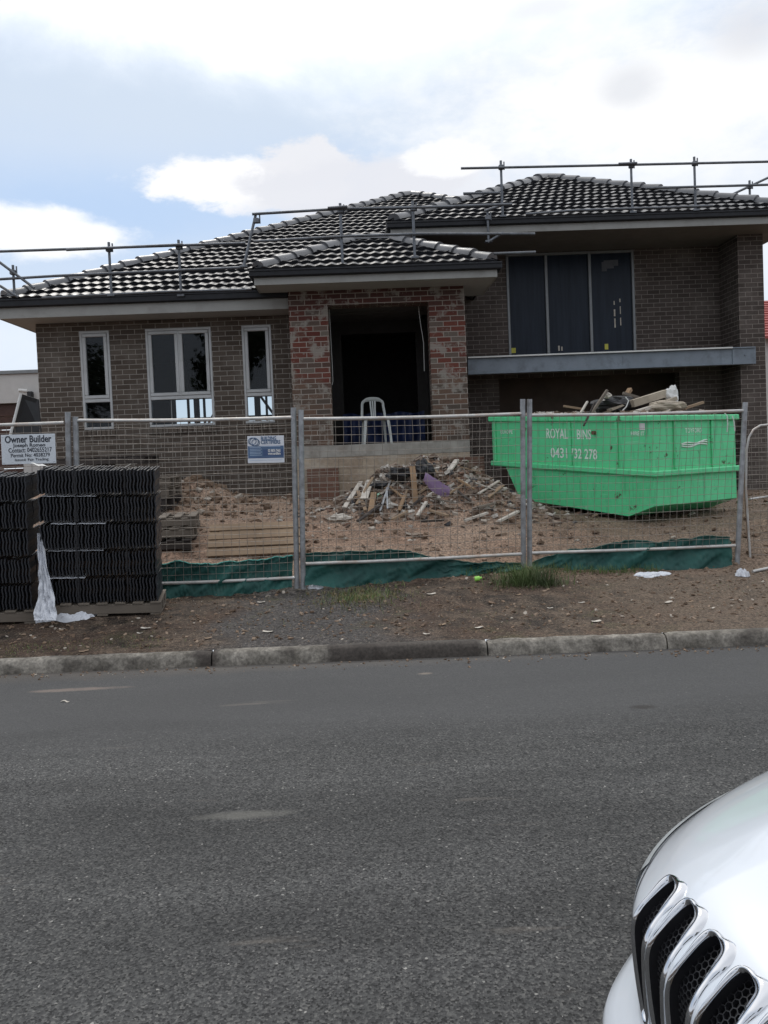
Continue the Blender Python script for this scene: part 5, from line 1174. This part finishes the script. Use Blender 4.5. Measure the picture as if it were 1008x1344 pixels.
PS = sorted([(s, *p) for s, p in zip(S_, PR)]); SMIN, SMAX = PS[0][0], PS[-1][0]
import bisect
KS = [p[0] for p in PS]
def prof_c(s):
    s = max(SMIN, min(SMAX, s)); i = max(1, min(len(KS)-1, bisect.bisect(KS, s))); (s0, a0, z0), (s1, a1, z1) = PS[i-1], PS[i]; t = (s-s0)/(s1-s0); return lerp(a0, a1, t), lerp(z0, z1, t)
def sst(x): x = max(0, min(1, x)); return x*x*(3-2*x)
def Sf(s, w_):
    a, z = prof_c(s); aw = abs(w_); Rr = .27*aw**2+.17*(aw/.9)**4+(.45)*max(0, aw-.34)**1.35
    k = 1-sst((a-.1)/1.35)*.85
    if s < -.26: Rr -= .05*sst((-s-.26)/.06)*sst((aw-.25)/.3)
    D_ = .012*aw*aw+.07*(max(0, aw-.22)/.6)**1.1*sst((s+.08)/.22)
    # gentle raised spine on the bonnet
    D_ -= .010*math.exp(-((aw-.36)/.10)**2)*sst((a-.15)/.3)
    # channel between slots
    return Vector((a+Rr*k, w_, z-D_))
def Sn(s, w_):
    e = .004; n_ = (Sf(s, w_+e)-Sf(s, w_-e)).cross(Sf(s+e, w_)-Sf(s-e, w_)).normalized(); return n_
if Sn(.3, 0).z < 0:
    _sn = Sn
    def Sn(s, w_): return -_sn(s, w_)
def SP(s, w_, h=0): return Sf(s, w_)+Sn(s, w_)*h
SLOT_S0, SLOT_S1 = -.195, .122
SW = [k*.102 for k in (3, 2, 1, 0, -1, -2, -3)]
def slot_outline(wc, n=14):
    """closed outline (w, s) of the dark opening, counter-clockwise"""
    key = [(-.020, SLOT_S0+.02), (-.034, -.06), (-.035, -.012), (-.033, .03), (-.030, .060), (-.028, .078), (-.025, .089), (-.012, .095), (.006, .098), (.020, .095), (.024, .086), (.027, .060), (.030, .03), (.032, -.012), (.031, -.06), (.020, SLOT_S0+.02), (.012, SLOT_S0), (-.012, SLOT_S0)]
    k2 = [(x*1.08, y*1.25 if y > 0 else y) for x, y in key]
    for _ in range(2):
        Q = []
        for i in range(len(k2)): a, b_ = k2[i], k2[(i+1) % len(k2)]; Q += [tuple(.75*x+.25*y for x, y in zip(a, b_)), tuple(.25*x+.75*y for x, y in zip(a, b_))]
        k2 = Q
    return [(wc+x, s) for x, s in k2]
OUT = [slot_outline(wc) for wc in SW]
def in_slot(w_, s):
    if not (SLOT_S0 < s < SLOT_S1+.01) or abs(w_) > .36: return False
    k = min(range(7), key=lambda i: abs(SW[i]-w_)); return inside(OUT[k], w_, s)
WS = [-.93+.02*i for i in range(28)]; WS = [w_ for w_ in WS if w_ < -.375]; WS = WS+[-.37+.005*i for i in range(149)]+[-w_ for w_ in WS[::-1]]
SS = []; s = SMIN
while s < SMAX: SS.append(s); s += .005 if -.24 < s < .15 else .02
SS.append(SMAX)
P = [[Sf(s, w_) for w_ in WS] for s in SS]
mb = MB(); mb.grid(P, keep=lambda i, j: not any(in_slot(WS[j+q_], SS[i+r_]) for q_ in (0, 1) for r_ in (0, 1))); bonnet = mb.build('bonnet', MT['paint'], car)
for kk, (wc, ol) in enumerate(zip(SW, OUT)):
    n = len(ol); cw_ = wc; rows = [[], [], [], [], [], []]
    for i in range(n+1):
        w_, s = ol[i % n]; pw, ps = ol[(i-1) % n]; nw, ns = ol[(i+1) % n]
        tx, ty = nw-pw, ns-ps; l_ = math.hypot(tx, ty) or 1; nx, ny = -ty/l_, tx/l_
        if nx*(w_-wc)+ny*(s+.05) < 0: nx, ny = -nx, -ny
        top = sst((s-.05)/.06); near = sst((-(w_-wc))/.02)
        wd = .0062+.0065*near+.013*top*(.35+.65*near) ; hgt = .0045+.004*top
        if s < -.02: wd = .0085
        for r_, (o_, h_) in enumerate(((-.001, -.030), (0, -.002), (.0022, hgt), (wd*.55, hgt*1.15), (wd*.92, hgt*.5), (wd+.001, -.002))): rows[r_].append(SP(s+ny*o_, w_+nx*o_, h_))
    mb = MB(); mb.grid(rows[1:]); ring = mb.build('grille_surround', MT['chrome'], car)
    mb = MB(); mb.grid(rows[:2]); 
    cc = [SP(s, w_, -.030) for w_, s in ol]
    mid = [SP(s, wc+(w_-wc)*.0, -.034) for w_, s in ol]; mb.grid([cc+[cc[0]], mid+[mid[0]]]); 
    mb.build('slot_recess', MT['grille'], ring)
    mb = MB(); hr = .0085
    for r_ in range(int((SLOT_S1-SLOT_S0)/(hr*1.5))+1):
        for c_ in range(-4, 5):
            hx = wc+c_*hr*1.732+(r_ % 2)*hr*.866; hs = SLOT_S0+r_*hr*1.5
            if not inside(ol, hx, hs): continue
            ring_ = [SP(hs+math.cos(math.pi/3*q_)*hr, hx+math.sin(math.pi/3*q_)*hr, -.017) for q_ in range(7)]
            low_ = [SP(hs+math.cos(math.pi/3*q_)*hr*.86, hx+math.sin(math.pi/3*q_)*hr*.86, -.017) for q_ in range(7)]
            deep = [SP(hs+math.cos(math.pi/3*q_)*hr*.72, hx+math.sin(math.pi/3*q_)*hr*.72, -.026) for q_ in range(7)]
            mb.grid([ring_, low_, deep], sm=False)
    mb.build('honeycomb', MT['grille'], ring)
# bonnet shut line and headlamps, both sides
for sg_ in (1, -1):
    ln = [(.30, .118), (.36, .112), (.43, .106), (.52, .112), (.60, .135), (.68, .19), (.74, .27), (.79, .40), (.83, .60), (.86, .9), (.87, 1.2)]
    ln = [(.375, -.03), (.388, -.008), (.40, .008), (.43, .022), (.48, .045), (.55, .068), (.65, .092), (.75, .105), (.85, .115), (.925, .12)]
    ln = smooth_poly(ln, 2); mb = MB()
    mb.grid([[SP(s+.0025, sg_*(w_-.0015), .0012) for w_, s in ln], [SP(s-.0025, sg_*(w_+.0015), .0012) for w_, s in ln]], sm=False); mb.build('shut_line', MT['gap'], car)
    rows = []
    for j in range(5): rows.append([SP(lerp(-.07, .045+.045*sst((w_-.5)/.3), j/4), sg_*w_, .004*math.sin(math.pi*j/4)+.003) for w_ in [.50+.42*i/20 for i in range(21)]])
    mb = MB(); mb.grid(rows); mb.build('headlamp', MT['lamp'], car)
# body sides, arches, wheels, cabin (outside the photograph to the right)
for sg_ in (1, -1):
    A_ = [(-.1, 0)]; edge = [Sf(s, sg_*.93) for s in SS]; mb = MB(); P = []
    zs_ = [.23+(.80-.23)*j/16 for j in range(17)]
    def a0(z):
        c_ = [p for p in edge if p.x < 1.0]; return min(c_, key=lambda p: abs(p.z-z)).x
    for z in zs_: P.append([(lerp(a0(z)-.004, 4.45, i/110), sg_*(.930+.022*math.sin(math.pi*(z-.15)/.8)*sst(i/14)-.03*sst((i-100)/10)), z) for i in range(111)])
    def kp(i, j):
        x = (P[i][j][0]+P[i][j+1][0])/2; z = (P[i][j][2]+P[i+1][j][2])/2; return math.hypot(x-1.02, z-.43) > .40 and math.hypot(x-3.70, z-.43) > .40
    mb.grid(P, keep=kp)
    top = P[-1]; mb.grid([top, [(x, sg_*(.915), .86+.07*sst((x-.9)/1.2)) for x, y, z in top], [(x, sg_*.84, .90+.14*sst((x-.7)/1.0)) for x, y, z in top]])
    mb.build('body_side', MT['paint'], car)
    for wx in (1.02, 3.70):
        wy = sg_*.80; mb = MB(); T = []
        for (r_, dy) in ((.20, -.11), (.33, -.115), (.355, -.09), (.36, 0), (.355, .09), (.33, .115), (.20, .11)): T.append([(wx+r_*math.cos(a), wy+dy, .445+r_*math.sin(a)) for a in [2*math.pi*i/40 for i in range(41)]])
        mb.grid(T); wh = mb.build('wheel', MT['tyre'], car)
        mb = MB(); yf = wy+sg_*.085
        for q_ in range(7):
            a = 2*math.pi*q_/7; mb.prism([(wx+.05*math.cos(a-.5), yf, .445+.05*math.sin(a-.5)), (wx+.22*math.cos(a-.13), yf, .445+.22*math.sin(a-.13)), (wx+.22*math.cos(a+.13), yf, .445+.22*math.sin(a+.13)), (wx+.05*math.cos(a+.5), yf, .445+.05*math.sin(a+.5))], (0, sg_*.02, 0))
        mb.tube([(wx+.225*math.cos(a), yf, .445+.225*math.sin(a)) for a in [2*math.pi*i/36 for i in range(37)]], .014, 6, caps=False); mb.build('rim', MT['alloy'], wh)
def cab(mb, secs):
    P = []
    for x, z, w_, zb2, wb in secs: P.append([(x, -wb, zb2), (x, -w_-.02, lerp(zb2, z, .93)), (x, -w_*.88, z), (x, 0, z+.001), (x, w_*.88, z), (x, w_+.02, lerp(zb2, z, .93)), (x, wb, zb2)])
    mb.grid(P); return P
mb = MB(); cab(mb, [(1.05, 1.02, .76, 1.0, .82), (1.70, 1.42, .68, 1.0, .84), (2.0, 1.58, .62, 1.0, .84), (2.7, 1.64, .61, 1.0, .84), (3.5, 1.62, .61, 1.0, .84), (4.1, 1.50, .62, 1.0, .82), (4.42, 1.02, .70, 1.0, .78)]); mb.grid([[(4.42, -.78, 1.0), (4.42, .78, 1.0)], [(4.46, -.86, .9), (4.46, .86, .9)], [(4.48, -.88, .25), (4.48, .88, .25)]]); mb.grid([[(1.02, -.84, 1.01), (1.02, .84, 1.01)], [(4.42, -.84, .99), (4.42, .84, .99)]]); mb.build('cabin', MT['paint'], car)
mb = MB(); mb.grid([[(1.10, -.68, 1.075), (1.10, .68, 1.075)], [(1.68, -.60, 1.430), (1.68, .60, 1.430)], [(1.95, -.54, 1.578), (1.95, .54, 1.578)]]); mb.build('windscreen', MT['cglass'], car)
for sg_ in (1, -1):
    for x0_, x1_ in ((1.75, 2.6), (2.68, 3.5), (3.58, 4.05)):
        mb = MB(); mb.grid([[(x0_-.15*(x0_ < 2), sg_*.850, 1.05), (x1_, sg_*.850, 1.05)], [(x0_+.25*(x0_ < 2), sg_*.665, 1.50), (x1_-.05, sg_*.665, 1.50)]]); mb.build('side_window', MT['cglass'], car)
car.matrix_world = Matrix.Translation((.521, 1.246, -.085)) @ Matrix.Rotation(R(6), 4, 'Z')
# ------------------------------------------------------------------ world, sun
SUN_EL = R(50)
w = bpy.data.worlds.new("World"); sc.world = w; w.use_nodes = True; nt = w.node_tree
bg = nt.nodes['Background']; bg.inputs['Strength'].default_value = .1
sky = N(nt, 'ShaderNodeTexSky', sky_type='NISHITA', sun_disc=False); sky.sun_elevation = SUN_EL; sky.air_density = 1.0; sky.dust_density = 1.0
SD = Vector((-.22, .95, 0)).normalized()     # sun stands beyond the house, a little left
sky.sun_rotation = math.atan2(SD.x, SD.y)
tc = N(nt, 'ShaderNodeTexCoord'); d = tc.outputs['Generated']; sp = N(nt, 'ShaderNodeSeparateXYZ'); L(nt, d, sp.inputs[0])
h = math_(nt, 'SQRT', math_(nt, 'ADD', math_(nt, 'MULTIPLY', sp.outputs['X'], sp.outputs['X']), math_(nt, 'MULTIPLY', sp.outputs['Y'], sp.outputs['Y'])))
el = math_(nt, 'DIVIDE', sp.outputs['Z'], math_(nt, 'MAXIMUM', h, .01)); azm = math_(nt, 'ARCTAN2', sp.outputs['X'], sp.outputs['Y'])
cv = N(nt, 'ShaderNodeCombineXYZ'); L(nt, azm, cv.inputs[0]); L(nt, math_(nt, 'MULTIPLY', el, 1.7), cv.inputs[1])
cvo = cv.outputs[0]
n_big = noi(nt, cvo, 2.0, 8, .58, .3); n_det = mix(nt, .5, noi(nt, cvo, 6., 10, .62, .15), noi(nt, cvo, 16., 8, .62, .1))
def blob(px, py, rx, ry, rot=0.):
    v = at(px, py, 1.0)-EYE; a0 = math.atan2(v.x, v.y); e0 = v.z/math.hypot(v.x, v.y)
    a = math_(nt, 'DIVIDE', math_(nt, 'SUBTRACT', azm, a0), rx/F); e = math_(nt, 'DIVIDE', math_(nt, 'SUBTRACT', el, e0), ry/F)
    r2 = math_(nt, 'SQRT', math_(nt, 'ADD', math_(nt, 'MULTIPLY', a, a), math_(nt, 'MULTIPLY', e, e)))
    return r2
def bl(px, py, rx, ry, k=.9, soft=.35, lo=1.0, det=None):
    r = math_(nt, 'ADD', blob(px, py, rx, ry), math_(nt, 'MULTIPLY', math_(nt, 'SUBTRACT', det or n_det, .5), k*2))
    return ramp(nt, r, [(max(0, 1-soft)*.5, lo), (.5*(1+soft*.3), 0.)]) if False else N_range(r, 1+soft*.4, 1-soft, lo)
def N_range(x, a, b_, amt):
    m = N(nt, 'ShaderNodeMapRange', interpolation_type='SMOOTHSTEP'); L(nt, x, m.inputs[0]); m.inputs[1].default_value = b_; m.inputs[2].default_value = a; m.inputs[3].default_value = amt; m.inputs[4].default_value = 0.
    return m.outputs[0]
S = 10.0
def C(*c): return tuple(((x/255+.055)/1.055)**2.4*S for x in c)
# clear sky (Nishita) veiled by thin high cloud
veil = mix(nt, ramp(nt, n_big, [(.35, .45), (.7, .85)]), sky.outputs[0], C(205, 220, 240))
c = mix(nt, .6, veil, C(203, 219, 240))
c = mix(nt, bl(260, 130, 520, 85, .5, .8, .85), c, C(207, 220, 236))
c = mix(nt, bl(150, 275, 260, 60, .5, .9, .5), c, C(168, 200, 240))
up = N(nt, 'ShaderNodeMapRange', interpolation_type='SMOOTHSTEP'); L(nt, math_(nt, 'ADD', el, math_(nt, 'MULTIPLY', math_(nt, 'SUBTRACT', n_big, .5), .28)), up.inputs[0]); up.inputs[1].default_value = .42; up.inputs[2].default_value = .60
c = mix(nt, up.outputs[0], c, (13.0, 13.1, 13.3))
c = mix(nt, bl(30, 305, 130, 34, 1.1, .35, .95), c, C(250, 252, 255))
c = mix(nt, bl(850, 130, 330, 120, .9, .8, .95), c, C(255, 255, 255))
c = mix(nt, bl(960, 300, 330, 130, .6, .8, .7), c, C(244, 246, 249))
c = mix(nt, bl(590, 250, 120, 60, .8, .7, .8), c, C(236, 238, 243))
c = mix(nt, bl(322, 240, 150, 36, 1.3, .30, 1.), c, C(251, 251, 253))
c = mix(nt, bl(400, 216, 70, 36, 1.3, .22, .95), c, C(232, 233, 238))
c = mix(nt, bl(470, 250, 170, 46, 1.0, .35, .95), c, C(226, 228, 235))
c = mix(nt, bl(590, 208, 62, 24, 1.3, .25, .95), c, C(246, 247, 250))
c = mix(nt, bl(828, 112, 48, 34, .7, .8, .8), c, C(222, 225, 231))
c = mix(nt, bl(985, 40, 55, 40, .7, .8, .8), c, C(222, 224, 230))
c = mix(nt, bl(720, 8, 60, 18, .7, .8, .7), c, C(232, 234, 240))
c = mix(nt, bl(20, 440, 200, 60, .6, .9, .6), c, C(238, 244, 252))
lowb = N(nt, 'ShaderNodeMapRange', interpolation_type='SMOOTHSTEP'); L(nt, el, lowb.inputs[0]); lowb.inputs[1].default_value = .16; lowb.inputs[2].default_value = .03
c = mix(nt, math_(nt, 'MULTIPLY', lowb.outputs[0], .85), c, C(238, 243, 250))
# much brighter cloud high overhead, beyond the frame
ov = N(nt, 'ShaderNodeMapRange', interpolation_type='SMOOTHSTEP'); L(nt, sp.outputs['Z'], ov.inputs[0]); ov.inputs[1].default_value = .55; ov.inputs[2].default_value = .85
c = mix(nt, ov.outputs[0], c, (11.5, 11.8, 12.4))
# the half of the sky behind the viewer: duller grey cloud
bk = N(nt, 'ShaderNodeMapRange', interpolation_type='SMOOTHSTEP'); L(nt, sp.outputs['Y'], bk.inputs[0]); bk.inputs[1].default_value = .15; bk.inputs[2].default_value = -.5
c = mix(nt, math_(nt, 'MULTIPLY', bk.outputs[0], .75), c, (7.6, 8.0, 8.8))
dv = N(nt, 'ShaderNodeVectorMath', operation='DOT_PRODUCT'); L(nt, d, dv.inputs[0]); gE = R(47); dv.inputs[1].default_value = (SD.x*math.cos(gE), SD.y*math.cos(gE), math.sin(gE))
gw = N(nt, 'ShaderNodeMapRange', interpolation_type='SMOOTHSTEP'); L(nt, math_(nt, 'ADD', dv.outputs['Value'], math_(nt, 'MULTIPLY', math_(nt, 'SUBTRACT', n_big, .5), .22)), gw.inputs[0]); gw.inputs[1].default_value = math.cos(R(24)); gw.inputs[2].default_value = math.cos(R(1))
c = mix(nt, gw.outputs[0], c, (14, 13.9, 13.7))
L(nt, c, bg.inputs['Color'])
sun = bpy.data.lights.new('sun', 'SUN'); sun.energy = 1.0; sun.angle = R(14); sun.color = (1, .96, .90)
so = bpy.data.objects.new('sun', sun); COL.objects.link(so)
dirv = Vector((SD.x*math.cos(SUN_EL), SD.y*math.cos(SUN_EL), math.sin(SUN_EL)))
so.rotation_euler = dirv.to_track_quat('Z', 'Y').to_euler(); so.location = dirv*40
sc.render.film_transparent = False; sc.view_settings.view_transform = 'Standard'; sc.view_settings.look = 'None'; sc.view_settings.exposure = .12; sc.view_settings.gamma = 1
